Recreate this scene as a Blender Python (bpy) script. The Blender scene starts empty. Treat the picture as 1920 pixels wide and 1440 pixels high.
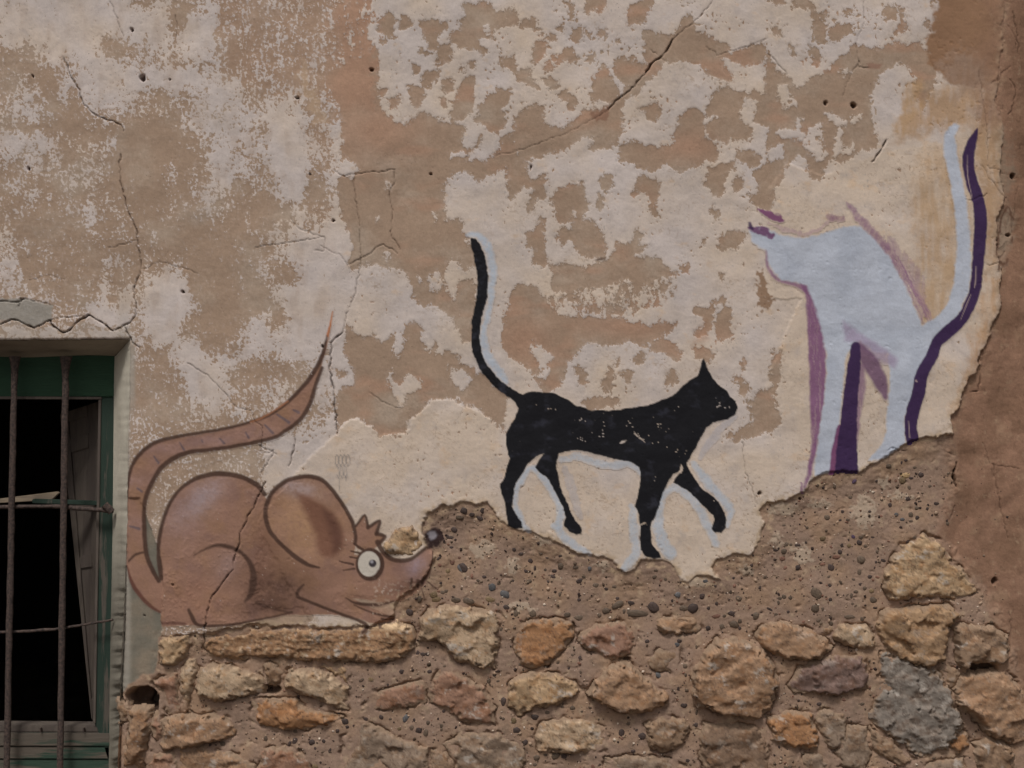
import bpy, math, random
import numpy as np
random.seed(7)
scene = bpy.context.scene
# ---------------------------------------------------------------- camera, world, sun, exposure
S, D, ZC = 0.00125, 3.2, 1.5            # metres per measured unit, camera distance, height of the view's centre
cam = bpy.data.objects.new('camera', bpy.data.cameras.new('camera'))
scene.collection.objects.link(cam); scene.camera = cam
cam.location = (0, -D, ZC); cam.rotation_euler = (math.pi/2, 0, 0)
cam.data.sensor_width = 36; cam.data.lens = 36*D/(1920*S); cam.data.clip_start = .05; cam.data.clip_end = 400
SUN_EL, SUN_AZ = math.radians(58), math.radians(196)     # azimuth clockwise from +Y (north)
w = bpy.data.worlds.new('World'); scene.world = w; w.use_nodes = True
nt = w.node_tree; nt.nodes.clear()
sky = nt.nodes.new('ShaderNodeTexSky'); sky.sky_type = 'NISHITA'; sky.sun_disc = False
sky.sun_elevation = SUN_EL; sky.sun_rotation = SUN_AZ
sky.air_density = 1.0; sky.dust_density = 6.0; sky.ozone_density = 0.6
hs = nt.nodes.new('ShaderNodeHueSaturation'); hs.inputs['Saturation'].default_value = .45   # thin white overcast
bg = nt.nodes.new('ShaderNodeBackground'); bg.inputs['Strength'].default_value = .062
wo = nt.nodes.new('ShaderNodeOutputWorld')
nt.links.new(sky.outputs[0], hs.inputs['Color']); nt.links.new(hs.outputs[0], bg.inputs[0]); nt.links.new(bg.outputs[0], wo.inputs[0])
sl = bpy.data.lights.new('sun', 'SUN'); sl.energy = 1.75; sl.angle = math.radians(12); sl.color = (1, .955, .90)
sun = bpy.data.objects.new('sun', sl); scene.collection.objects.link(sun)
from mathutils import Vector
sd = Vector((math.sin(SUN_AZ)*math.cos(SUN_EL), math.cos(SUN_AZ)*math.cos(SUN_EL), math.sin(SUN_EL)))
sun.rotation_euler = sd.to_track_quat('Z', 'Y').to_euler(); sun.location = (2, -3, 5)
scene.view_settings.view_transform = 'Standard'; scene.view_settings.look = 'None'
scene.view_settings.exposure = -0.28; scene.view_settings.gamma = 1.0; scene.view_settings.use_curve_mapping = False
K = np.array((.53, .49, .455), np.float32)                                                   # picture value of a surface of albedo 1 in this light

# ---------------------------------------------------------------- numpy tools
F = np.float32
def lin(c):
    c = np.array(c, F)/255
    return np.where(c <= .04045, c/12.92, ((c+.055)/1.055)**2.4).astype(F)/K
def hsh(ix, iy, seed):
    h = (ix.astype(np.uint32)*np.uint32(374761393) + iy.astype(np.uint32)*np.uint32(668265263) + np.uint32(seed*974711 & 0xffffffff))
    h = (h ^ (h >> np.uint32(13)))*np.uint32(1274126177)
    return h ^ (h >> np.uint32(16))
def noise(x, y, seed=0):
    """gradient noise, about -1..1"""
    x = np.asarray(x, F); y = np.asarray(y, F)
    ix = np.floor(x); iy = np.floor(y); fx = x-ix; fy = y-iy
    ix = ix.astype(np.int64); iy = iy.astype(np.int64)
    ux = fx*fx*fx*(fx*(fx*6-15)+10); uy = fy*fy*fy*(fy*(fy*6-15)+10)
    def g(dx, dy):
        a = (hsh(ix+dx, iy+dy, seed) & np.uint32(1023)).astype(np.int32)
        return COS[a]*(fx-dx)+SIN[a]*(fy-dy)
    a = g(0, 0); b = g(1, 0); c = g(0, 1); d = g(1, 1)
    return ((a+(b-a)*ux)*(1-uy)+(c+(d-c)*ux)*uy)*1.5
TH = np.arange(1024)*2*math.pi/1024; COS = np.cos(TH).astype(F); SIN = np.sin(TH).astype(F)
def fbm(x, y, n, seed=0, rough=.5):
    s = 0; a = 1; t = 0
    for i in range(n):
        s = s+a*noise(x*(2**i)+i*17.3, y*(2**i)-i*9.1, seed+i*7); t += a; a *= rough
    return s/t*1.3
def ss(a, b, x): t = np.clip((x-a)/(b-a), 0, 1); return t*t*(3-2*t)
def pts(s):
    v = [float(t) for t in s.replace(',', ' ').split()]
    return np.array(v, F).reshape(-1, 2)
def smooth(p, step=6):
    """Catmull-Rom through rows of p (any number of columns)"""
    p = np.asarray(p, float); out = []
    q = np.vstack([2*p[0]-p[1], p, 2*p[-1]-p[-2]])
    for i in range(1, len(q)-2):
        a, b, c, d = q[i-1], q[i], q[i+1], q[i+2]
        n = max(1, int(np.hypot(*(c-b)[:2])/step))
        for k in range(n):
            t = k/n
            out.append(.5*((2*b)+(c-a)*t+(2*a-5*b+4*c-d)*t*t+(3*b-a-3*c+d)*t**3))
    out.append(p[-1]); return np.array(out)

# ---------------------------------------------------------------- the wall's grid (in measured units: u right, v down)
STEP = 1.8
def axis(lo, a, b, hi, step):
    core = np.arange(a, b+.01, step); out = list(core); x = core[-1]; s = step
    while x < hi: s = min(s*1.12, 26); x += s; out.append(x)
    x = core[0]; s = step; pre = []
    while x > lo: s = min(s*1.12, 26); x -= s; pre.append(x)
    return np.array(pre[::-1]+out, F)
US = axis(-1500, -24, 1944, 3400, STEP); VS = axis(-900, -24, 1464, 1915, STEP)
VS = VS[VS < 1925]; VS[-1] = 1921
U, V = np.meshgrid(US, VS); NV, NU = U.shape
wu = 5*noise(U/22, V/22, 1)+2.6*noise(U/8, V/8, 2)+1.4*noise(U/4.2, V/4.2, 3)
wv = 5*noise(U/22, V/22, 4)+2.6*noise(U/8, V/8, 5)+1.4*noise(U/4.2, V/4.2, 6)
UW = U+wu; VW = V+wv
def sl_of(x0, x1, y0, y1):
    return (slice(max(0, np.searchsorted(VS, y0)-1), min(NV, np.searchsorted(VS, y1)+1)),
            slice(max(0, np.searchsorted(US, x0)-1), min(NU, np.searchsorted(US, x1)+1)))
def sdf_at(p, X, Y):
    d = np.full(X.shape, 1e9, F); ins = np.zeros(X.shape, bool); n = len(p)
    for i in range(n):
        ax, ay = p[i]; bx, by = p[(i+1) % n]; ex, ey = bx-ax, by-ay; l2 = ex*ex+ey*ey+1e-9
        t = np.clip(((X-ax)*ex+(Y-ay)*ey)/l2, 0, 1)
        d = np.minimum(d, (X-ax-t*ex)**2+(Y-ay-t*ey)**2)
        if ay != by:
            c = ((ay > Y) != (by > Y)) & (X < ex*(Y-ay)/(by-ay)+ax); ins ^= c
    d = np.sqrt(d); return np.where(ins, d, -d)
def sdf_poly(p, pad=16, warp=1.0):
    sl = sl_of(p[:, 0].min()-pad, p[:, 0].max()+pad, p[:, 1].min()-pad, p[:, 1].max()+pad)
    X = U[sl]+warp*wu[sl]; Y = V[sl]+warp*wv[sl]
    return sl, sdf_at(p, X, Y)
def sdf_stroke(p, pad=14, warp=0.0, sm=True):
    """p rows: u, v, width ; positive inside"""
    p = smooth(p) if (sm and len(p) > 2) else np.asarray(p, float)
    m = p[:, 2].max()/2+pad
    sl = sl_of(p[:, 0].min()-m, p[:, 0].max()+m, p[:, 1].min()-m, p[:, 1].max()+m)
    out = np.full(U[sl].shape, -1e3, F)
    r0, c0 = sl[0].start, sl[1].start
    for a, b in zip(p[:-1], p[1:]):
        s2 = sl_of(min(a[0], b[0])-m, max(a[0], b[0])+m, min(a[1], b[1])-m, max(a[1], b[1])+m)
        s2 = (slice(max(s2[0].start, sl[0].start), min(s2[0].stop, sl[0].stop)), slice(max(s2[1].start, sl[1].start), min(s2[1].stop, sl[1].stop)))
        X = U[s2]+warp*wu[s2]; Y = V[s2]+warp*wv[s2]
        ex, ey = b[0]-a[0], b[1]-a[1]
        t = np.clip(((X-a[0])*ex+(Y-a[1])*ey)/(ex*ex+ey*ey+1e-9), 0, 1)
        d = (a[2]+(b[2]-a[2])*t)/2-np.hypot(X-a[0]-t*ex, Y-a[1]-t*ey)
        o = out[s2[0].start-r0:s2[0].stop-r0, s2[1].start-c0:s2[1].stop-c0]
        np.maximum(o, d, out=o)
    return sl, out

# ---------------------------------------------------------------- regions of the wall
PL = pts("""-1600 -1000 1890 -1000 1886 -40 1882 60 1876 120 1868 190 1884 250 1878 320 1884 370 1868 420 1872 470 1882 515
1876 545 1882 570 1868 600 1858 625 1850 652 1838 672 1830 700 1814 716 1806 742 1800 766 1784 782 1788 815 1760 819 1722 823 1700 832
1680 846 1660 857 1640 870 1612 886 1580 884 1545 890 1522 901 1515 915 1500 926 1470 941 1440 942 1426 956 1433 985 1425 1012
1410 1044 1380 1040 1346 1050 1334 1064 1352 1088 1310 1079 1292 1093 1275 1086 1264 1061 1240 1050 1200 1054 1182 1073 1155 1066
1149 1050 1110 1041 1085 1041 1040 1016 1000 1001 960 991 938 976 915 946 870 944 830 949 802 960 790 985 800 1018 814 1045 804 1075
790 1092 772 1108 750 1122 738 1136 742 1152 700 1172 640 1178 560 1176 470 1172 440 1180 380 1189 298 1195 292 1262 262 1272 240 1290 216 1322 -1600 1330""")
sl, d = sdf_poly(PL, 1e5, .8); dPL = np.full(U.shape, -1e3, F); dPL[sl] = d
CLY = pts("""1890 -1000 1886 -40 1868 190 1880 420 1876 570 1850 652 1806 742 1786 815 1788 860 1800 900 1782 960 1760 1000 1800 1050 1850 1105
1880 1150 1900 1200 1905 1250 1960 1330 1990 1500 2000 1930 3500 1930 3500 -1000""")
sl, d = sdf_poly(CLY, 1e5, 2.0); dCL = np.full(U.shape, -1e3, F); dCL[sl] = d
CEM = pts("200 930 262 935 272 965 284 995 299 1030 306 1090 302 1200 294 1262 262 1272 240 1290 216 1322 180 1330")
sl, d = sdf_poly(CEM, 40, .5); dCE = np.full(U.shape, -1e3, F); dCE[sl] = d

# ---------------------------------------------------------------- lime wash: field W, >0 white, <0 bare render
n_big = fbm(U/150, V/150, 3, 20); n_mid = fbm(U/38, V/38, 4, 30, .6); n_fine = fbm(U/9, V/9, 3, 40, .7)
streak = .65*fbm(U/5+wu/5, V/34, 3, 50, .6)+.6*fbm(U/13+wu/7, V/80, 3, 51, .55)
streak2 = fbm(U/7, V/22, 3, 52, .6)
blot = fbm(U/24+wu/12, V/30+wv/12, 3, 260, .5)
left = (1-ss(590, 660, U+18*noise(V/40, U/60, 8)))*(1-ss(790, 850, V)*ss(440, 520, U))*(1-ss(1000, 1040, V))
W = np.where(True, .85+.25*n_mid, 0).astype(F)
W = W*(1-left)+(-.16+.55*n_mid+.46*streak+.35*n_big+.35*blot)*left
# soft drifts of wash in the left half: cx cy rx ry amount
SOFT = """100 35 150 55 1.5;260 35 120 45 1.2;160 95 60 45 .8;20 120 34 28 -1.2;55 125 20 34 -.9;203 66 16 24 -1.6;235 92 28 20 -1.5;205 92 26 12 -1.2;230 150 75 28 .9;
325 146 40 16 1.6;105 205 14 45 -1;90 150 22 28 -.6;150 225 34 34 -1.1;60 240 55 10 -1;48 185 14 30 1;122 178 12 26 1.1;205 190 45 32 1;20 272 32 20 1.1;105 262 36 30 1;
300 255 55 40 -.9;255 300 40 60 -1.5;215 276 14 14 1.3;135 285 24 30 -.9;345 122 30 12 -.8;430 120 36 50 .9;350 290 40 30 -.8;395 232 70 26 .9;430 290 40 50 .9;412 325 16 26 .9;
140 338 18 12 1.1;165 405 11 42 1.4;90 395 90 50 -.7;300 350 70 60 -.8;320 340 12 34 .9;385 378 16 20 1.2;215 494 34 8 1.1;12 485 18 34 .9;55 468 18 14 .6;322 540 34 30 1.7;
298 575 26 44 1.7;335 575 28 30 1.5;192 588 26 16 2;236 572 12 30 1.8;196 545 7 30 1.4;305 628 22 18 2;352 662 16 20 1.5;378 692 38 32 2.1;390 735 26 22 1.7;402 765 10 16 1.6;
440 676 22 10 1.6;470 660 20 22 1.7;300 450 110 50 -.6;430 480 60 80 -.6;130 480 80 60 -.5;60 330 60 60 .3;545 320 34 70 1.2;560 372 22 40 1;582 360 22 30 -1.6;515 400 34 40 -1.5;
600 452 46 26 1.4;600 495 55 34 2;515 440 20 30 .7;540 512 26 24 -1.7;575 560 60 40 1.7;525 600 24 26 -2.2;485 560 14 22 -1.6;490 615 32 26 1.7;560 615 40 36 1.7;505 680 55 24 -1.2;
545 665 24 26 1;600 715 14 44 1.4;515 225 26 70 1.3;545 290 22 60 1.2;495 250 16 60 -.8;300 700 44 70 -.5;300 800 80 60 -.7;560 645 30 20 .8;440 600 60 60 -.9;400 560 30 60 -.8;
60 420 40 20 -.5;445 160 60 30 .8;380 60 50 40 1.2;330 40 12 22 -2;270 8 22 12 -2;345 22 18 22 -2.2;0 650 40 50 .4"""
for r in SOFT.replace('\n', '').split(';'):
    cx, cy, rx, ry, a = [float(t) for t in r.split()]
    s_ = sl_of(cx-3*rx-12, cx+3*rx+12, cy-3*ry-12, cy+3*ry+12)
    q = ((U[s_]+1.5*wu[s_]-cx)/rx)**2+((V[s_]+1.5*wv[s_]-cy)/ry)**2
    W[s_] += a*.62*np.exp(-q*.75)
# streaky reddish field at the top and brushed strips
st = ss(385, 425, U+3*wu)*(1-ss(690, 720, U+4*wu))*(1-ss(110+50*noise(U/60, 0*U, 9), 190, V-.35*(U-420)*.8))
W = W*(1-st)+(-.28+.95*streak+.35*n_mid)*st
sp = ss(235, 262, U)*(1-ss(470, 520, U))*ss(770, 800, V)
W = W*(1-sp)+(-.42+.45*n_mid+.2*n_big+.3*streak)*sp
# patches with a sharp edge, in order: b bare render, w white wash, s brushed
PATCH = """b 622 160 690 150 712 180 715 205 735 222 760 235 780 215 800 213 830 225 870 232 868 250 870 280 892 270 905 248 935 258 960 252 975 290 960 322 915 330 905 345 880 325 855 325 838 340 836 370 838 415 855 410 870 405 885 425 890 435 875 450 895 475 893 500 872 500 893 545 890 600 886 640 870 645 855 612 825 576 785 573 772 535 760 515 735 500 680 500 660 510 655 490 665 465 655 440 640 400 630 350 645 320 640 290 640 230
w 903 245 935 255 937 272 925 295 905 297 845 293 862 286 890 285 900 270
w 836 345 855 325 880 325 900 345 905 342 960 330 960 560 940 570 900 560 893 500 895 475 870 430 860 408 838 415
w 632 305 660 300 670 318 660 330 640 326
w 728 340 731 352 726 356;w 708 400 714 408 706 414;w 812 400 818 404 816 413 810 412;w 725 475 733 478 730 486 724 484
w 802 532 815 512 828 515 830 535 812 548;w 838 492 860 490 868 505 893 512 893 540 880 525 865 525 856 540 850 562 838 545
w 784 518 791 517 792 528 785 530
b 650 610 665 622 680 633 700 626 715 640 740 626 745 640 760 620 775 605 790 615 790 640 805 662 815 636 820 665 850 655 865 680 880 685 900 700 935 725 952 742 945 790 952 812 920 785 895 765 870 760 845 750 815 748 800 755 785 775 765 790 755 814 710 815 700 800 685 792 655 784 640 800 630 816 628 760 635 732 660 722 668 710 650 690 645 650
w 728 695 735 690 740 710 750 725 755 708 770 702 790 715 790 730 765 738 762 755 752 765 745 750 732 730
w 842 690 870 695 882 712 868 730 850 720;w 849 745 855 740 863 743 863 751 854 754
w 622 650 640 640 648 665 668 715 650 725 630 700
w 728 612 746 610 758 640 752 668 742 664 738 650 744 640
b 625 690 640 690 652 702 640 712 628 700
b 785 38 835 40 835 58 820 68 822 85 815 95 803 92 797 75 790 60;b 750 30 765 30 773 48 752 55;b 710 30 735 25 742 60 742 70 712 65
b 710 72 722 75 722 82 712 82;b 788 90 812 100 800 105 788 98;b 820 86 845 84 850 105 830 120 822 120
b 865 8 910 5 935 18 965 15 965 45 930 55 925 75 905 72 900 85 912 98 905 102 890 92 870 92 842 80 845 65 860 58 858 38 870 30
w 908 50 918 45 922 60 912 68
b 940 108 965 108 965 135 942 126;b 864 118 872 118 870 140 862 136;b 880 115 890 115 888 130 880 125;b 772 118 783 118 788 132 778 138
b 798 135 825 128 823 145 812 155 810 170 795 165 790 155;b 832 143 845 153 852 160 850 172 830 170 828 155
b 875 145 886 143 889 180 885 205 870 225 845 230 842 215 850 200 840 190 855 185 860 165;b 770 163 793 165 797 185 785 200 770 195
b 713 165 727 163 726 180 708 178;b 824 185 842 183 840 203 830 206
b 908 192 915 176 930 172 935 165 957 170 955 195 945 205 948 220 940 248 930 256 910 240 890 232 882 225 895 215 892 200
b 730 188 745 180 752 182 750 195 735 203
b 640 120 700 90 712 110 706 150 712 182 690 200 640 190 600 150 615 130
b 960 28 970 28 971 45 958 48;b 978 45 1000 32 1010 50 1020 55 1016 66 995 52 980 56;b 1060 0 1070 6 1079 30 1070 36 1060 15
b 1098 -4 1131 -4 1130 28 1122 26 1118 14 1106 16 1100 33 1097 12;b 1176 50 1176 24 1200 0 1226 -4 1216 22 1210 42 1186 50
b 1041 52 1050 47 1060 54 1055 61;b 1074 52 1090 47 1094 60 1090 76 1074 78;b 1097 54 1107 62 1107 74 1098 70;b 1124 56 1138 52 1134 72 1122 68
b 1155 72 1166 70 1163 86 1155 86;b 1034 60 1043 62 1040 76 1032 73;b 1000 79 1024 76 1028 90 1013 115 1000 126 993 115 997 95
b 1042 120 1055 95 1075 88 1080 103 1095 108 1085 116 1070 120 1055 116;b 1034 105 1052 110 1050 119 1038 115;b 1102 105 1116 101 1116 110 1107 119
b 1014 122 1035 117 1040 131 1025 136;b 969 142 982 127 992 130 995 144 1006 148 1012 170 1000 166 985 160 970 152;b 1018 150 1045 149 1048 165 1035 166 1022 158
b 1046 176 1065 172 1081 186 1076 205 1066 206 1062 190 1050 186;b 1108 182 1106 160 1115 145 1130 120 1141 118 1148 150 1166 170 1150 194 1128 190 1114 193
b 1152 115 1160 108 1170 110 1215 118 1222 125 1210 145 1190 167 1175 172 1170 155 1152 140
b 1290 30 1310 55 1335 70 1370 85 1370 97 1425 80 1440 92 1434 115 1390 120 1372 112 1355 108 1358 122 1375 143 1372 152 1345 151 1325 135 1300 118 1265 116 1242 118 1235 140 1212 150 1200 175 1170 195 1168 245 1150 270 1146 278 1108 276 1112 258 1085 268 1060 276 1010 294 985 302 970 292 960 265 972 210 1000 198 1018 200 1025 225 1050 240 1080 225 1095 208 1140 200 1155 185 1180 160 1210 125 1210 62 1255 63
b 1188 205 1215 198 1220 190 1240 200 1230 225 1215 228 1205 205
b 1160 272 1190 265 1215 275 1262 270 1260 250 1270 225 1290 205 1315 210 1322 240 1325 255 1340 265 1346 300 1320 300 1310 316 1290 316 1275 322 1250 310 1235 320 1210 320 1190 310 1163 300
b 1320 212 1350 165 1400 172 1445 180 1445 236 1412 225 1420 200 1400 185 1387 213 1400 235 1412 255 1390 262 1330 262 1325 235 1350 218
b 1375 285 1412 283 1428 300 1415 316 1392 308;b 960 290 990 300 985 320 1002 336 1025 324 1022 375 1008 370 1002 400 988 398 990 380 1000 355 985 352 955 372 950 320
b 1035 360 1072 345 1090 338 1100 370 1105 380 1098 410 1115 415 1125 425 1132 478 1105 485 1080 470 1070 450 1055 462 1050 465 1045 440 1055 428 1070 425 1072 415 1055 418 1042 415 1040 390 1035 375
w 1072 395 1084 398 1082 408 1070 410
b 1003 428 1013 400 1021 430 1022 465 1028 490 1025 502 1000 494 1003 470 985 460 983 440;b 1126 330 1146 323 1150 350 1140 361 1128 352;b 1120 362 1132 366 1133 395 1122 397
b 1180 362 1195 358 1192 338 1205 328 1226 335 1238 345 1232 380 1230 408 1220 405 1215 370 1200 365 1190 371
b 1328 316 1378 303 1378 320 1358 330 1360 355 1355 368 1340 364 1321 350 1325 335;b 1376 330 1391 330 1390 358 1374 359;b 1415 322 1445 308 1450 386 1415 386 1404 370 1398 366 1420 360
b 1330 378 1338 385 1346 402 1342 412 1336 400;b 1343 446 1352 440 1395 431 1400 440 1394 456 1375 465 1355 472 1345 460
b 1055 500 1060 490 1080 500 1100 500 1130 490 1150 475 1158 453 1170 460 1185 446 1198 428 1207 440 1200 455 1216 460 1205 470 1190 478 1210 480 1225 484 1238 485 1255 505 1273 515 1260 526 1236 530 1236 562 1220 566 1205 560 1185 540 1165 555 1120 545 1090 545 1060 552 1036 545 1034 520 1032 498
b 1275 497 1287 495 1290 512 1278 514;b 1348 510 1358 510 1357 526 1348 524;b 1316 452 1322 450 1322 459 1316 459
s 1018 556 1060 548 1120 536 1160 520 1195 528 1262 515 1264 560 1205 588 1150 598 1090 590 1040 586
b 960 545 1005 535 1012 552 1024 560 1060 590 1130 592 1205 607 1268 602 1250 627 1200 650 1185 640 1130 650 1105 640 1085 660 1062 690 1060 705 1040 735 1020 740 1010 720 990 690 960 672 940 640
w 1175 555 1190 560 1205 578 1210 600 1202 612 1195 600 1178 580;w 1225 538 1245 560 1262 560 1270 575 1262 600 1244 590 1232 565
w 992 652 998 645 1020 655 1033 665 1030 690 1022 710 1012 708 1010 685 1000 665
b 1215 640 1245 635 1270 648 1278 677 1260 676 1240 660 1215 656;b 1345 585 1352 577 1370 580 1370 637 1355 640 1342 622
b 1300 578 1330 574 1352 556 1368 566 1340 575 1336 600 1330 622 1312 632 1300 626 1318 604;b 1183 675 1205 660 1207 678 1190 686;b 1130 720 1140 692 1151 695 1152 715 1145 736 1130 739
b 1163 700 1180 697 1189 710 1182 721 1168 711;b 1154 674 1161 670 1158 690 1150 690;b 1096 747 1145 742 1162 750 1160 764 1130 768 1098 768;b 1250 700 1266 690 1270 720 1250 729
b 1388 720 1404 722 1400 746 1386 744;b 1373 705 1391 704 1391 725 1375 723;b 1410 746 1445 725 1456 745 1460 800 1410 822 1375 828 1362 816 1395 800 1412 790 1405 765
b 1072 690 1082 684 1100 700 1102 722 1088 726 1082 706;b 1447 662 1460 660 1464 690 1455 732 1446 716;b 1388 672 1394 672 1397 694 1390 696;b 1300 656 1318 650 1340 662 1330 680 1312 674
b 1524 40 1548 36 1547 76 1528 76;b 1553 72 1562 48 1580 44 1604 55 1604 66 1585 70 1570 76;b 1585 14 1600 11 1598 30 1585 33;b 1655 15 1672 10 1680 36 1660 36
b 1682 14 1696 14 1694 36 1702 60 1674 66 1686 42;b 1520 24 1552 24 1546 33 1520 31;b 1448 50 1466 54 1466 70 1450 66;b 1488 -4 1516 -4 1526 22 1490 10;b 1436 -4 1476 -4 1470 10 1445 8
b 1478 84 1488 84 1492 104 1484 104;b 1515 86 1528 90 1545 112 1532 122 1520 108;b 1730 38 1744 36 1742 52 1730 50
b 1436 104 1460 135 1478 146 1492 166 1512 156 1522 140 1545 135 1585 100 1600 84 1640 88 1690 80 1735 90 1757 140 1748 170 1730 205 1720 180 1712 145 1690 121 1660 133 1640 160 1632 190 1640 240 1650 265 1625 282 1600 292 1580 306 1560 300 1545 320 1520 334 1515 300 1510 290 1476 306 1470 330 1440 352 1436 230
w 1462 162 1476 158 1482 178 1498 196 1470 196 1455 184;w 1572 134 1588 130 1594 140 1582 145
w 1450 245 1488 240 1496 222 1504 222 1502 250 1540 232 1536 270 1548 290 1530 298 1512 284 1500 262 1462 258
w 1440 275 1465 272 1470 290 1452 300 1440 300;w 1548 214 1580 218 1592 236 1575 240 1560 228;w 1595 222 1610 214 1618 222 1604 230
w 1572 245 1578 245 1580 275 1566 300 1562 280;w 1582 278 1600 270 1602 280 1586 290
b 1515 315 1538 312 1544 335 1524 337
b 636 1112 700 1120 800 1090 800 1130 745 1165 690 1150 640 1135;b 470 1140 560 1140 590 1160 540 1185 440 1190;w 5 618 30 612 55 620 66 634 40 637 20 628;w 78 622 98 612 118 634 95 637 74 632;w 168 622 190 616 228 622 212 636 176 636;b 1444 660 1452 656 1460 676 1462 700 1455 732 1447 720"""
sharp = np.zeros(U.shape, F)
brushed = np.zeros(U.shape, F)
def closed(p, step=6):
    q = np.vstack([p[-1:], p, p[:2]]).astype(float); out = []
    for i in range(1, len(p)+1):
        a, b, c, d = q[i-1], q[i], q[i+1], q[(i+2) % len(q)] if i+2 < len(q) else q[2]
        n = max(1, int(np.hypot(*(c-b))/step))
        for k in range(n):
            t = k/n; out.append(.5*((2*b)+(c-a)*t+(2*a-5*b+4*c-d)*t*t+(3*b-a-3*c+d)*t**3))
    return np.array(out, F)
for r in PATCH.replace('\n', ';').split(';'):
    k, rest = r.split(' ', 1); p = closed(pts(rest), 9); s_, d = sdf_poly(p, 14, .8)
    if k == 's': brushed[s_] = np.maximum(brushed[s_], ss(-8, 12, d)); continue
    v_ = np.clip(d/13, -1, 1)
    W[s_] = np.minimum(W[s_], -v_) if k == 'b' else np.maximum(W[s_], v_)
W = W*(1-brushed)+(.0+1.1*streak+.5*n_mid)*brushed
# white chips left in bare parts and bare flecks in the wash
fleck = fbm(U/6.5, V/8.5, 2, 70, .5); dens = ss(-.15, .55, fbm(U/60, V/60, 2, 75))
flt = .53-.17*ss(820, 900, U)*ss(420, 200, V)
W = np.where(W > 0, W-1.6*ss(flt, flt+.12, fleck)*ss(.2, .7, dens+0*U)*(1-.5*left), W)
chip = fbm(U/4.2, V/4.6, 2, 80, .6)
grit = noise(U/2.6, V/2.9, 90); grit2 = noise(U/4.4, V/5.5, 91)
rub = ss(-.5, .5, fbm(U/70, V/90, 3, 92))                       # where the wash is rubbed to grains rather than chipped
eL = W+.36*n_fine+.22*chip+.25*streak2+rub*(.34*grit+.26*grit2)
blot2 = fbm(U/13+wu/9, V/14+wv/9, 3, 265, .6)
eR = W+.34*n_fine+.24*chip+.34*blot+.42*blot2+.08*grit
eL = eL-.25*W+.22*n_fine+.18*grit2+.16*chip
EF = np.where(left > .5, eL, eR)+sp*(.7*grit2+.5*grit)*ss(-.3, .4, n_mid+.3)
Wl = ss(-.09, .09, EF)
speck = ss(.40, .62, grit2+.5*chip+.5*n_mid)*ss(-1.1, -.1, W)*left
Wl = np.maximum(Wl, .75*speck)
Wl = np.maximum(Wl, .8*ss(.72, .80, noise(U/3.4, V/3.8, 93))*(1-left)*ss(-.2, .4, noise(U/70, V/70, 94)))
EF = np.where(Wl > ss(-.09, .09, EF)+.05, Wl*.5-.25, EF)
thin = ss(.1, .8, fbm(U/26, V/60, 3, 95)+.3*rub)*left             # thin greyish veil of wash
THIN = .30*thin
# away from the described part the wash ends low down
low = ss(1060, 1180, V+40*n_mid)
EF = EF-2*low*(U < 250); Wl = ss(-.09, .09, EF)*(1-THIN)

# ---------------------------------------------------------------- relief H (metres, towards the street)
H = (.0035*n_big+.0016*fbm(U/60, V/60, 3, 100)+.00035*n_fine)
H += (.0010-.0007*left)*ss(-.22, .22, EF)
SHEET = pts("628 816 655 784 700 800 712 815 755 812 785 775 812 748 845 750 870 762 900 770 950 812 960 850 1400 850 1400 800 1500 560 1415 560 1400 500 1408 400 1475 305 1545 330 1640 290 1900 240 1900 1200 600 1200 480 980 560 880")
s_, d = sdf_poly(SHEET, 20, .8); shm = np.zeros(U.shape, F); shm[s_] = ss(-1, 2.5, d); seam = 1-ss(925, 950, U)*(1-ss(1425, 1450, U)); shm = shm*seam+(1-seam)*ss(-20, 20, V-850); H += .0016*shm*seam*ss(-4, 4, dPL)*(1-ss(1520, 1600, U)*ss(440, 380, V))
pl = ss(-.5, 3.2, dPL)
cl = ss(-14, 10, dCL)*(1-pl)
mort_h = -.011+.0015*fbm(U/30, V/30, 4, 110, .55)+.0005*noise(U/7, V/7, 115)+.006*fbm(U/120, V/120, 2, 118)-.0028*ss(.35, .75, fbm(U/17, V/13, 3, 119))
clay_h = -.016+.006*fbm(U/110, V/160, 3, 120)+.0013*fbm(U/26, V/26, 4, 125, .55)+.005*np.abs(fbm(U/70, V/95, 2, 128))
clay_h = clay_h*(.45+.55*ss(-5, -70, dPL)*ss(1760, 1800, U)); clay_h = clay_h*(1-ss(320, 240, V)*ss(-90, -5, dPL)*.85); near_ = .38+.62*ss(-2, -46, dPL+16*n_mid); mort_h = mort_h*near_+.0015*(1-near_)*n_fine; H = H*pl+(mort_h*(1-cl)+clay_h*cl)*(1-pl)
ce = ss(-2, 2, dCE)
H = H*(1-ce)+(-.0035+.0012*fbm(U/50, V/50, 3, 130)+.0003*n_fine)*ce
edge_up = np.exp(-((dPL-6)/5)**2)*.0012*fbm(U/16, V/16, 2, 140); H += edge_up

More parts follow.
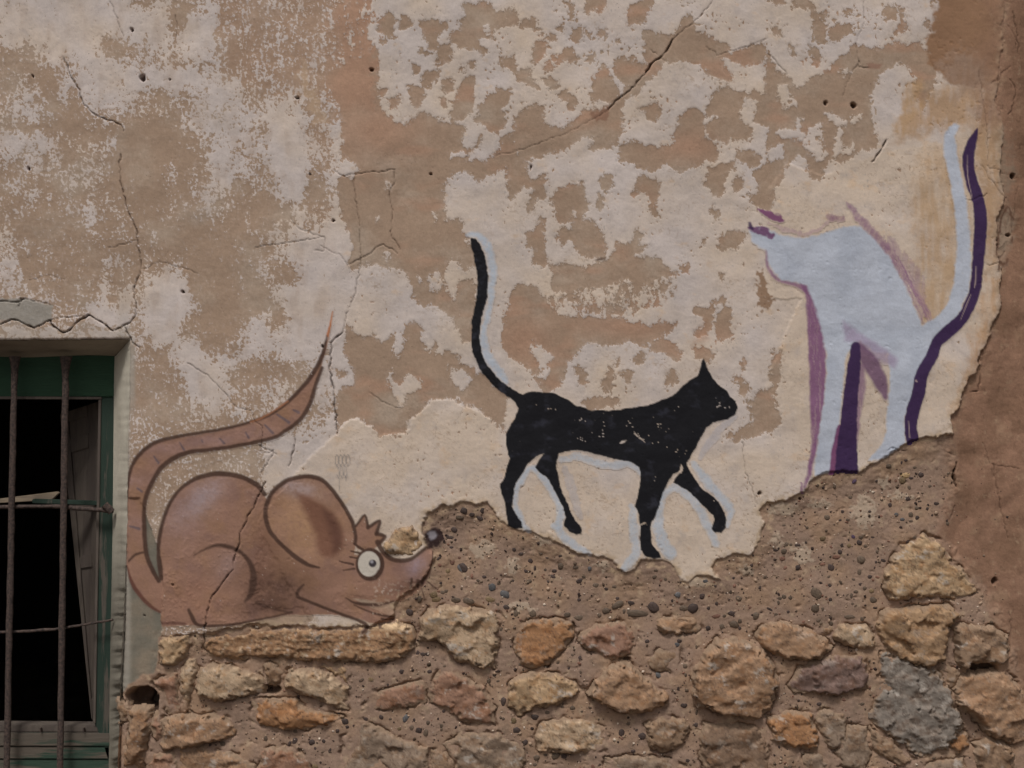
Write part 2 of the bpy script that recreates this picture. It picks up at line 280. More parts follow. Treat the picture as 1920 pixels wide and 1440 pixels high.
# ---------------------------------------------------------------- colour C (albedo)
WHITE, CREAM, BROWN, RED = lin((172, 157, 148)), lin((176, 156, 138)), lin((140, 116, 97)), lin((149, 116, 95))
def mix(a, b, m): return a*(1-m[..., None])+b*m[..., None]
bare = mix(np.broadcast_to(BROWN, U.shape+(3,)).astype(F), lin((150, 131, 114)), ss(-.2, .9, fbm(U/90, V/90, 3, 150)+.25*n_fine)*.8)
redm = np.clip(st+ss(0, .7, fbm(U/110, V/50, 3, 155))*ss(560, 640, U)*.8, 0, 1)*(1-left*.7)
for cx, cy, rx, ry in ((1180, 610, 110, 25), (1300, 640, 80, 30), (700, 240, 90, 60), (980, 640, 60, 50), (1290, 275, 60, 30)):
    redm = np.maximum(redm, .9*np.exp(-(((U-cx)/rx)**2+((V-cy)/ry)**2)))
bare = mix(bare, RED, redm)
bare *= (1+.07*n_fine+.05*grit)[..., None]
cream = np.clip(.1+.9*fbm(U/120, V/120, 3, 160)+.5*shm+.35*(V > 0)*ss(560, 700, U), 0, 1)
wash = mix(np.broadcast_to(WHITE, U.shape+(3,)).astype(F), CREAM, cream)
wash = mix(wash, lin((150, 136, 128)), ss(.1, .8, fbm(U/34, V/34, 4, 165, .6))*.45)
wash = mix(wash, lin((176, 146, 116)), ss(.25, .8, fbm(U/45, V/30, 4, 170, .65)+.12*(shm-.5))*.5*(1-left))
wash *= (1+.035*n_fine)[..., None]
crk = 1-ss(.0, .055, np.abs(fbm(U/34, V/24, 3, 176, .6))); crk *= ss(.05, .55, fbm(U/110, V/90, 3, 177)+.25*shm)*(1-left)
wash = mix(wash, lin((140, 116, 94)), crk*.55)
hst = ss(.42, .62, noise(U/9, V/3.2, 178)+.3*noise(U/3, V/2, 179))*ss(.15, .6, fbm(U/70, V/60, 3, 180)+.2*ss(930, 1020, V))*(1-left)*shm
wash = mix(wash, lin((132, 108, 88)), hst*.55)
gsp = ss(.5, .7, grit2+.4*chip)*ss(.1, .6, fbm(U/40, V/40, 3, 181)); wash = mix(wash, lin((128, 118, 112)), gsp*.5)
# stains of ochre on the wash
def soft_poly(C, p, col, a, feather=14, warp=1.5, nz=None):
    s_, d = sdf_poly(pts(p), feather+8, warp); m = ss(-feather, feather, d)*a
    if nz is not None: m = m*np.clip(nz[s_], 0, 1)
    C[s_] = mix(C[s_], np.broadcast_to(lin(col), C[s_].shape), m)
tex = .55+.7*fbm(U/12, V/60, 3, 175)+.4*n_mid
wash_on = Wl
bare = mix(bare, wash, .20*ss(-.75, -.08, EF)*ss(-.05, .45, fbm(U/10, V/15, 3, 182, .65))); wash = mix(wash, bare, .22*ss(.55, .05, EF)*ss(.0, .5, fbm(U/9, V/12, 3, 183, .65)))
wash = mix(bare, wash, 1-THIN)
def dress(Cp):
    # thin dark lip where the wash has broken off (edge shade painted in to give it thickness)
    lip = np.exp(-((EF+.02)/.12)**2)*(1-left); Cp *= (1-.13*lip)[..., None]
    soft_poly(Cp, '1720 300 1800 260 1815 420 1800 540 1760 610 1725 600 1715 470 1710 380', (158, 128, 98), .8, 18, 2, tex+.2)
    soft_poly(Cp, '1715 190 1770 165 1860 150 1880 230 1876 470 1850 520 1840 400 1820 240 1760 240 1700 262 1680 268', (150, 118, 88), .85, 16, 2, tex+.45)
    soft_poly(Cp, '1700 150 1730 150 1728 200 1690 260 1672 255 1690 200', (156, 124, 92), .85, 8, 1.5, tex+.3)
    soft_poly(Cp, '1852 520 1880 520 1850 640 1820 720 1795 790 1780 780 1810 690 1830 600', (158, 118, 80), .7, 10, 2, tex+.2)
    soft_poly(Cp, '1750 -60 1900 -60 1880 160 1800 165 1765 150 1735 100 1752 20', (124, 92, 68), .97, 7, 2.2, None)
    soft_poly(Cp, '1760 120 1800 90 1850 110 1858 170 1790 185', (140, 116, 100), .6, 10, 3, tex+.3)
    soft_poly(Cp, '565 110 575 118 585 160 600 190 612 225 600 232 580 200 560 150', (160, 134, 110), .7, 5, 2, None)
    soft_poly(Cp, '1320 600 1325 640 1300 650', (150, 110, 85), .5)
    soft_poly(Cp, '1425 500 1440 520 1442 575 1425 580 1420 540', (122, 94, 72), .9, 3, 3, None)
    soft_poly(Cp, '1112 205 1145 200 1140 222 1122 230 1108 216', (124, 92, 74), .9, 3, 1, None)
    soft_poly(Cp, '1120 484 1136 480 1134 488 1118 489', (84, 66, 52), .9, 2, .5, None)
    soft_poly(Cp, '1625 120 1655 118 1650 128 1628 130', (128, 96, 80), .8, 2, .5, None)
    # bare broken plaster section along its lower edge
    brk = np.exp(-((dPL-3)/7)**2)*ss(-.35, .3, fbm(U/14, V/14, 3, 180))*ss(400, 500, U)
    Cp = mix(Cp, np.broadcast_to(lin((158, 134, 108)), Cp.shape), .85*brk)
    # smooth grey band over the window head and the cement at the jamb
    soft_poly(Cp, '-700 564 50 560 100 573 98 600 62 613 20 600 -700 608', (130, 122, 112), .9, 3, .5, None)
    soft_poly(Cp, '-700 610 20 600 62 614 100 612 125 622 150 602 210 620 243 606 243 642 -700 642', (138, 126, 114), .35, 3, .5, None)
    cemc = mix(np.broadcast_to(lin((100, 93, 81)), U.shape+(3,)).astype(F), lin((118, 104, 88)), ss(-.4, .7, fbm(U/60, V/60, 4, 190)))
    cemc *= (1+.05*grit+.06*n_fine)[..., None]
    Cp = mix(Cp, cemc, ce)
    for px, py, rx, ry in ((232, 1000, 12, 400), (246, 700, 8, 70)):
        m = np.exp(-((U-px)/rx)**4-((V-py)/ry)**4)*.75; Cp = mix(Cp, np.broadcast_to(lin((140, 130, 118)), Cp.shape), m)

    return Cp
dirt = (1+.07*fbm(U/170, V/240, 3, 310)+.05*fbm(U/22, V/150, 3, 311)*ss(-.2, .4, fbm(U/90, V/90, 2, 312)))[..., None]; bare = bare*dirt; wash = wash*dirt
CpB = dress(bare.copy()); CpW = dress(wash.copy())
mort = mix(np.broadcast_to(lin((128, 104, 88)), U.shape+(3,)).astype(F), lin((134, 107, 86)), ss(-.3, .6, fbm(U/80, V/60, 4, 200)))
mort = mix(mort, lin((152, 128, 104)), ss(.2, .7, fbm(U/22, V/22, 3, 205, .6))*.65)
mort = mix(mort, lin((106, 88, 73)), ss(.3, .7, fbm(U/30+9, V/30, 3, 207, .6))*.5)
mort *= (1+.08*n_fine+.08*grit)[..., None]
mort = mix(mort, lin((166, 140, 112)), np.exp(-((dPL+8)/12)**2)*ss(.05, .5, fbm(U/15, V/12, 3, 209))*.7)
for cx, cy, rx, ry in ((1622, 960, 26, 34), (1508, 1042, 22, 20), (1455, 1012, 16, 14), (1470, 955, 30, 14), (1540, 945, 26, 12), (1655, 905, 20, 10), (1310, 1095, 22, 12), (1020, 1010, 26, 8), (1400, 1070, 18, 14), (960, 1062, 14, 16), (905, 1030, 26, 20), (1690, 930, 22, 10), (1130, 1060, 12, 10), (980, 1140, 30, 8)):
    s_ = sl_of(cx-3*rx, cx+3*rx, cy-3*ry, cy+3*ry); q = ((U[s_]+2*wu[s_]-cx)/rx)**2+((V[s_]+2*wv[s_]-cy)/ry)**2
    m = ss(.9, .5, q+.8*n_fine[s_]+.5*chip[s_])*.75; mort[s_] = mix(mort[s_], np.broadcast_to(lin((156, 136, 116)), mort[s_].shape), m)
    H[s_] += .0012*m
clay = mix(np.broadcast_to(lin((126, 95, 76)), U.shape+(3,)).astype(F), lin((112, 84, 66)), ss(-.3, .5, fbm(U/70, V/90, 4, 210)))
clay = mix(clay, lin((136, 108, 86)), ss(.2, .7, fbm(U/50, V/60, 4, 215, .6))*.6)
clay = mix(clay, lin((150, 124, 100)), ss(.3, .65, fbm(U/16, V/20, 4, 217, .7))*.45); clay = mix(clay, lin((78, 58, 45)), ss(.35, .7, fbm(U/12, V/24, 4, 218, .7))*.5)
clay *= (1+.12*n_fine+.10*grit)[..., None]
soft_poly(clay, '1862 240 1890 250 1900 360 1880 380 1868 330', (118, 104, 88), .6, 12, 3, tex+.3)
soft_poly(clay, '1872 400 1900 390 1905 440 1880 500 1868 460', (136, 118, 100), .7, 8, 2, tex+.3)
cq = ss(-30, 18, dCL+14*n_mid)
tp = ss(300, 220, V); rg_ = np.maximum(ss(22, -12, dPL+9*n_mid+7*n_fine), tp*ss(75, -10, dPL+34*n_mid+10*n_fine))*ss(1790, 1830, U); CpB = mix(CpB, clay, rg_*.8); CpW = mix(CpW, clay, rg_*.8)
mc = mix(mort, clay, cq); C = mix(mc, mix(CpB, CpW, Wl), pl); CB = mix(mc, CpB, pl); CW = mix(mc, CpW, pl)
def both(fn):
    for A_ in (C, CB, CW): fn(A_)

# ---------------------------------------------------------------- cracks and holes
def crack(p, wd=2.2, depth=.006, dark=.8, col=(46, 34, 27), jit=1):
    p = pts(p); q = []
    rr = random.Random(int(p[0, 0]*7+p[0, 1]))
    for a, b in zip(p[:-1], p[1:]):
        n = max(1, int(np.hypot(*(b-a))/6))
        for k in range(n):
            t = k/n; q.append([a[0]+(b[0]-a[0])*t+rr.uniform(-1.9, 1.9)*jit, a[1]+(b[1]-a[1])*t+rr.uniform(-1.9, 1.9)*jit, max(.2, wd*.72*rr.uniform(.1, 1.3)-.25)])
    q.append([p[-1, 0], p[-1, 1], .3]); q[0][2] = .4
    s_, d = sdf_stroke(np.array(q), 5, 0, False)
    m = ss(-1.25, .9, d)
    H[s_] -= depth*m
    both(lambda A_: A_.__setitem__(s_, mix(A_[s_], np.broadcast_to(lin(col), A_[s_].shape), m*dark)))  # groove shade, with some dirt, also painted into the colour
CR = [("120 107 132 142 147 165 153 190 168 208 187 220 224 232 232 246", 2.2), ("225 290 224 325 230 360 240 395 250 415 256 430 258 455 262 485 266 500 258 520 250 545 256 575 250 600 243 606", 2.2),
("-500 560 0 565 30 568 48 560", 2.6), ("35 575 40 560 48 560", 2.2), ("48 562 75 565 100 573", 1.4), ("-500 612 0 607 22 598 45 606 62 616 92 600 100 612 112 620 125 624 150 600 165 592 190 604 210 620 243 605", 3.6), ("92 600 125 594 165 592", 1.8),
("1342 -20 1335 5 1320 20 1305 40 1275 60 1262 75", 1.6), ("1262 75 1255 85 1242 105 1225 118 1210 138", 3.8), ("1210 138 1190 160 1172 178 1155 190 1140 205", 2.6), ("1140 205 1110 225 1060 250 985 278 960 286 930 292", 1.0),
("625 318 645 330 680 325 740 318", 1.8), ("740 318 738 345 728 360 735 395 733 440 750 467", 1.8), ("663 335 667 380 674 420 677 460 674 510 666 550 650 590 643 620", 1.8), ("643 620 622 640 618 690 625 730 628 760 634 816", 3.2),
("655 495 690 478 718 458 745 475", 1.8), ("350 680 390 705 420 735 445 765 470 770 480 790 492 800 492 850 515 845 500 870 490 886", 1.7), ("492 850 488 835 520 852", 1.5), ("553 820 550 850 541 874", 2.4),
("497 905 486 930 475 952 462 975 450 1003 447 1025 436 1055 439 1066 425 1080 412 1100 396 1118 390 1145 382 1190 381 1222", 2.5), ("1393 830 1396 880 1410 912 1420 946", 1.5), ("1635 305 1650 285 1662 262", 3), ("1618 -10 1620 40 1605 80 1610 115 1590 150 1580 180", 1.3),
("1440 98 1462 125 1476 140", 1.8), ("1610 112 1612 124 1630 128", 2), ("1835 130 1850 240 1852 300", 1), ("1900 20 1908 60 1905 90", 2), ("1895 150 1906 170 1900 200 1890 215", 1.8), ("1795 868 1790 890 1797 915", 5), ("1795 950 1782 985", 2),
("1865 870 1880 950 1895 1010", 1.8), ("1848 830 1860 870 1915 880", 1.4), ("1835 670 1842 705 1836 735 1822 735", 2.2), ("545 410 560 430 610 445 608 470 590 470", 1.5), ("480 463 520 458 600 445", 1.3), ("120 525 95 515 55 525", 1), ("205 465 258 450", 1), ("270 503 300 490 335 500 370 512", 1.1),
("1325 88 1345 102 1400 88 1440 72", 1.2), ("1220 92 1250 116", 1.2), ("690 735 720 755 750 765", 1.3), ("1660 860 1668 840 1700 845", 1.8), ("600 460 640 480 655 505", 1.2), ("235 612 246 640 262 652", 2.6), ("208 5 215 20 225 50 232 68", 1.8), ("330 30 331 70", 1.4)]
CR = [(p, wd if wd > 2 else wd*.78) for p, wd in CR]
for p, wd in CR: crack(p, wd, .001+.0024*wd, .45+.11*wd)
rc = random.Random(5)
for k in range(22):                                        # drying cracks in the clay
    x = rc.uniform(1815, 1920); y = rc.uniform(10, 1300)
    if y > 500: x = rc.uniform(1890-.0*y, 2100)
    q = [x, y]; a = rc.uniform(0, 6.3)
    for j in range(rc.randint(5, 11)):
        a += rc.uniform(-.5, .5); x += 7*math.cos(a); y += 8*math.sin(a); q += [x, y]
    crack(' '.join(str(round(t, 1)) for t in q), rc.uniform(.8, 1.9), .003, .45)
HOLES = [(268, 146, 5, 6), (557, 184, 3.2, 3.2), (697, 131, 4, 3.4), (625, 415, 3, 2), (1548, 192, 3, 4), (1600, 197, 5, 5), (995, 314, 1.6, 5), (53, 315, 2.5, 3.5), (341, 549, 3, 3), (62, 144, 2, 3), (265, 1312, 27, 22), (283, 1330, 12, 22), (1845, 1255, 26, 11),
         (1172, 1238, 11, 6), (1075, 1178, 3, 10), (582, 327, 2, 2), (807, 326, 2.5, 2.5), (324, 1097, 2, 2), (1502, 936, 3, 2), (1868, 1090, 4, 7), (1025, 1250, 7, 5), (248, 55, 3, 4), (271, 1155, 2, 1.5), (320, 149, 1.5, 1.5), (605, 650, 2, 3), (1425, 925, 3, 3), (354, 1340, 7, 6), (505, 1295, 18, 9), (1900, 330, 4, 5), (1893, 440, 5, 3), (224, 1330, 4, 30)]
for x, y, rx, ry in HOLES:
    s_ = sl_of(x-3*rx-6, x+3*rx+6, y-3*ry-6, y+3*ry+6)
    q = np.sqrt(((U[s_]+.4*wu[s_]-x)/rx)**2+((V[s_]+.4*wv[s_]-y)/ry)**2)
    m = ss(1.25, .75, q); dep = min(.06, .004+.0026*min(rx, ry))
    H[s_] -= dep*m
    both(lambda A_: A_.__setitem__(s_, mix(A_[s_], np.broadcast_to(lin((70, 52, 42)), A_[s_].shape), m*.8)))
# small pits everywhere
pit = ss(.62, .75, noise(U/3.6, V/3.6, 222))*ss(-.1, .5, noise(U/90, V/90, 223))
H -= .0012*pit*pl; both(lambda A_: A_.__imul__((1-.22*pit*pl)[..., None]))

# ---------------------------------------------------------------- window opening: the wall is rounded into it
EU = lambda v: np.interp(v, [600, 640, 800, 1000, 1150, 1300, 1440, 1500], [243, 243, 240, 236, 230, 222, 217, 216]).astype(F)
ET = lambda u: np.interp(u, [-600, 0, 120, 243], [641, 638, 637, 636]).astype(F)
OL, OB = -470., 1472.
eu = EU(VS)+1.2*noise(VS/30, VS*0, 7)+.8*noise(VS/9, VS*0, 9); et = ET(US)+1.5*noise(US/25, US*0, 17)+.8*noise(US/8, US*0, 19)
dr = U-eu[:, None]; dt = et[None, :]-V; dl = OL-U; db = V-OB
dout = np.maximum(np.maximum(dr, dl), np.maximum(dt, db))
inside = dout < 0
Rr = np.interp(V, [640, 1000, 1200, 1440], [7, 9, 24, 26]).astype(F)
Rr = np.where(dr > np.maximum(dt, 0), Rr, 5)
dd = np.hypot(np.clip(dr, 0, None), np.clip(dt, 0, None)); dd = np.where((dl > 0) | (db > 0), np.maximum(dl, db), dd)
t = np.clip(1-np.clip(dd, 0, None)/Rr, 0, 1)
H -= (Rr*(1-np.sqrt(np.clip(1-t*t, 0, 1))))*S
UP, VP = U.copy(), V.copy()
near = np.argmin(np.stack([np.abs(dr), np.abs(dt), np.abs(dl), np.abs(db)]), 0)
UP = np.where(inside & (near == 0), eu[:, None], UP); VP = np.where(inside & (near == 1), et[None, :], VP)
UP = np.where(inside & (near == 2), OL, UP); VP = np.where(inside & (near == 3), OB, VP)
cell_in = inside[:-1, :-1] & inside[1:, :-1] & inside[:-1, 1:] & inside[1:, 1:]

# ---------------------------------------------------------------- mesh helpers
COL = scene.collection
def link(o, parent=None):
    COL.objects.link(o)
    if parent is not None: o.parent = parent
    return o
def tag(o, label=None, cat=None, group=None, kind=None):
    if label: o['label'] = label
    if cat: o['category'] = cat
    if group: o['group'] = group
    if kind: o['kind'] = kind
    return o
def empty(name, loc, **k): 
    o = bpy.data.objects.new(name, None); o.location = loc; o.empty_display_size = .1; COL.objects.link(o); return tag(o, **k)
def raw_mesh(name, co, faces, mat, parent=None, col=None, smoothed=True):
    me = bpy.data.meshes.new(name); nf = len(faces); k = faces.shape[1]
    if parent is not None: co = co-np.array(parent.matrix_basis.translation, F)
    me.vertices.add(len(co)); me.vertices.foreach_set('co', co.astype(F).ravel())
    me.loops.add(nf*k); me.loops.foreach_set('vertex_index', faces.astype(np.int32).ravel())
    me.polygons.add(nf); me.polygons.foreach_set('loop_start', np.arange(0, nf*k, k, dtype=np.int32))
    me.polygons.foreach_set('use_smooth', np.full(nf, smoothed, bool))
    me.update(calc_edges=True)
    if col is not None:
        at = me.color_attributes.new('Col', 'FLOAT_COLOR', 'POINT')
        at.data.foreach_set('color', np.concatenate([col, np.ones((len(col), 1), F)], 1).astype(F).ravel())
    me.materials.append(mat)
    return link(bpy.data.objects.new(name, me), parent)
def grid_mesh(name, cells, Hh, Cc, mat, parent=None, off=0.0):
    used = np.zeros((NV, NU), bool)
    used[:-1, :-1] |= cells; used[1:, :-1] |= cells; used[:-1, 1:] |= cells; used[1:, 1:] |= cells
    idx = np.full((NV, NU), -1, np.int64); idx[used] = np.arange(used.sum())
    r, c = np.nonzero(cells)
    f = np.stack([idx[r, c], idx[r+1, c], idx[r+1, c+1], idx[r, c+1]], 1)
    co = np.stack([(UP[used]-960)*S, -(Hh[used]+off), ZC+(720-VP[used])*S], 1)
    return raw_mesh(name, co, f, mat, parent, Cc[used])
def W3(u, v, d=0.0):
    """point seen at (u, v) when it stands d metres behind the wall's face"""
    k = (D+d)/D; return np.array([(u-960)*S*k, d, ZC+(720-v)*S*k])
def main_interp(A, u, v):
    i = np.clip(np.searchsorted(US, u)-1, 0, NU-2); j = np.clip(np.searchsorted(VS, v)-1, 0, NV-2)
    fu = np.clip((u-US[i])/(US[i+1]-US[i]), 0, 1); fv = np.clip((v-VS[j])/(VS[j+1]-VS[j]), 0, 1)
    return (A[j, i]*(1-fu)+A[j, i+1]*fu)*(1-fv)+(A[j+1, i]*(1-fu)+A[j+1, i+1]*fu)*fv

# ---------------------------------------------------------------- materials
def M(name): 
    m = bpy.data.materials.new(name); m.use_nodes = True; t = m.node_tree; t.nodes.clear()
    o = t.nodes.new('ShaderNodeOutputMaterial'); b = t.nodes.new('ShaderNodeBsdfPrincipled'); t.links.new(b.outputs[0], o.inputs[0])
    return m, t, b
def N(t, k, **kw):
    n = t.nodes.new(k)
    for a, b in kw.items(): setattr(n, a, b)
    return n
def attr_mat(name, rough, grain, bump, scale=900., spec=.25, big=260.):
    """vertex colour carries the thing's own pigment; nodes add grain and fine relief"""
    m, t, b = M(name); L = t.links.new
    at = N(t, 'ShaderNodeAttribute', attribute_name='Col'); tc = N(t, 'ShaderNodeTexCoord')
    n1 = N(t, 'ShaderNodeTexNoise'); n1.inputs['Scale'].default_value = scale; n1.inputs['Detail'].default_value = 3; n1.inputs['Roughness'].default_value = .7
    n2 = N(t, 'ShaderNodeTexNoise'); n2.inputs['Scale'].default_value = big; n2.inputs['Detail'].default_value = 4; n2.inputs['Roughness'].default_value = .65
    L(tc.outputs['Object'], n1.inputs['Vector']); L(tc.outputs['Object'], n2.inputs['Vector'])
    ad = N(t, 'ShaderNodeMath', operation='ADD'); L(n1.outputs['Fac'], ad.inputs[0]); L(n2.outputs['Fac'], ad.inputs[1])
    mr = N(t, 'ShaderNodeMapRange'); mr.inputs['From Min'].default_value = .6; mr.inputs['From Max'].default_value = 1.4
    mr.inputs['To Min'].default_value = 1-grain; mr.inputs['To Max'].default_value = 1+grain; L(ad.outputs[0], mr.inputs['Value'])
    mu = N(t, 'ShaderNodeVectorMath', operation='SCALE'); L(at.outputs['Color'], mu.inputs[0]); L(mr.outputs[0], mu.inputs['Scale'])
    L(mu.outputs[0], b.inputs['Base Color'])
    bp = N(t, 'ShaderNodeBump'); bp.inputs['Strength'].default_value = 1; bp.inputs['Distance'].default_value = bump; L(ad.outputs[0], bp.inputs['Height']); L(bp.outputs[0], b.inputs['Normal'])
    b.inputs['Roughness'].default_value = rough; b.inputs['Specular IOR Level'].default_value = spec
    return m
m_plaster = attr_mat('lime_plaster', .92, .11, .0004, 520, .2, 170)
def wash_layers(m):
    """bare render and lime wash, parted along the peeled edge"""
    t = m.node_tree; L = t.links.new; sc_ = [n for n in t.nodes if n.type == 'VECT_MATH'][0]; at = [n for n in t.nodes if n.type == 'ATTRIBUTE'][0]; tc = [n for n in t.nodes if n.type == 'TEX_COORD'][0]
    a2 = N(t, 'ShaderNodeAttribute', attribute_name='Wash'); a3 = N(t, 'ShaderNodeAttribute', attribute_name='Edge')
    n = N(t, 'ShaderNodeTexNoise'); n.inputs['Scale'].default_value = 330; n.inputs['Detail'].default_value = 3; n.inputs['Roughness'].default_value = .6; L(tc.outputs['Object'], n.inputs['Vector'])
    mr = N(t, 'ShaderNodeMapRange'); mr.inputs['From Min'].default_value = .25; mr.inputs['From Max'].default_value = .75; mr.inputs['To Min'].default_value = -.30; mr.inputs['To Max'].default_value = .30; L(n.outputs['Fac'], mr.inputs['Value'])
    ad = N(t, 'ShaderNodeMath', operation='ADD'); L(a3.outputs['Fac'], ad.inputs[0]); L(mr.outputs[0], ad.inputs[1])
    f = N(t, 'ShaderNodeMapRange', interpolation_type='SMOOTHSTEP'); f.inputs['From Min'].default_value = -.05; f.inputs['From Max'].default_value = .05; L(ad.outputs[0], f.inputs['Value'])
    mx = N(t, 'ShaderNodeMix', data_type='RGBA'); L(f.outputs[0], mx.inputs['Factor']); L(at.outputs['Color'], mx.inputs['A']); L(a2.outputs['Color'], mx.inputs['B'])
    # pinholes and grains
    v = N(t, 'ShaderNodeTexVoronoi', feature='F1'); v.inputs['Scale'].default_value = 95; L(tc.outputs['Object'], v.inputs['Vector'])
    n2 = N(t, 'ShaderNodeTexNoise'); n2.inputs['Scale'].default_value = 9; n2.inputs['Detail'].default_value = 3; L(tc.outputs['Object'], n2.inputs['Vector'])
    th = N(t, 'ShaderNodeMapRange'); th.inputs['From Min'].default_value = .42; th.inputs['From Max'].default_value = .72; th.inputs['To Min'].default_value = .02; th.inputs['To Max'].default_value = .17; L(n2.outputs['Fac'], th.inputs['Value'])
    wn = N(t, 'ShaderNodeMath', operation='MULTIPLY'); L(v.outputs['Color'], wn.inputs[0]); L(th.outputs[0], wn.inputs[1])
    lt = N(t, 'ShaderNodeMath', operation='LESS_THAN'); L(v.outputs['Distance'], lt.inputs[0]); L(wn.outputs[0], lt.inputs[1])
    m2 = N(t, 'ShaderNodeMath', operation='MULTIPLY'); L(lt.outputs[0], m2.inputs[0]); m2.inputs[1].default_value = .55
    mz = N(t, 'ShaderNodeMix', data_type='RGBA'); mz.inputs['B'].default_value = (*lin((84, 68, 58)), 1); L(m2.outputs[0], mz.inputs['Factor']); L(mx.outputs['Result'], mz.inputs['A'])
    L(mz.outputs['Result'], sc_.inputs[0])
wash_layers(m_plaster)
m_mortar = attr_mat('earth_mortar', .97, .20, .0006, 520, .12, 170)
m_clay = attr_mat('clay', .97, .17, .0007, 520, .1, 150)
m_paint = attr_mat('wall_paint', .78, .10, .0004, 520, .25, 150)
m_stone = attr_mat('rubble_stone', .93, .17, .0005, 700, .12, 260)
m_reveal = attr_mat('reveal_plaster', .92, .1, .0006, 500, .2, 90)

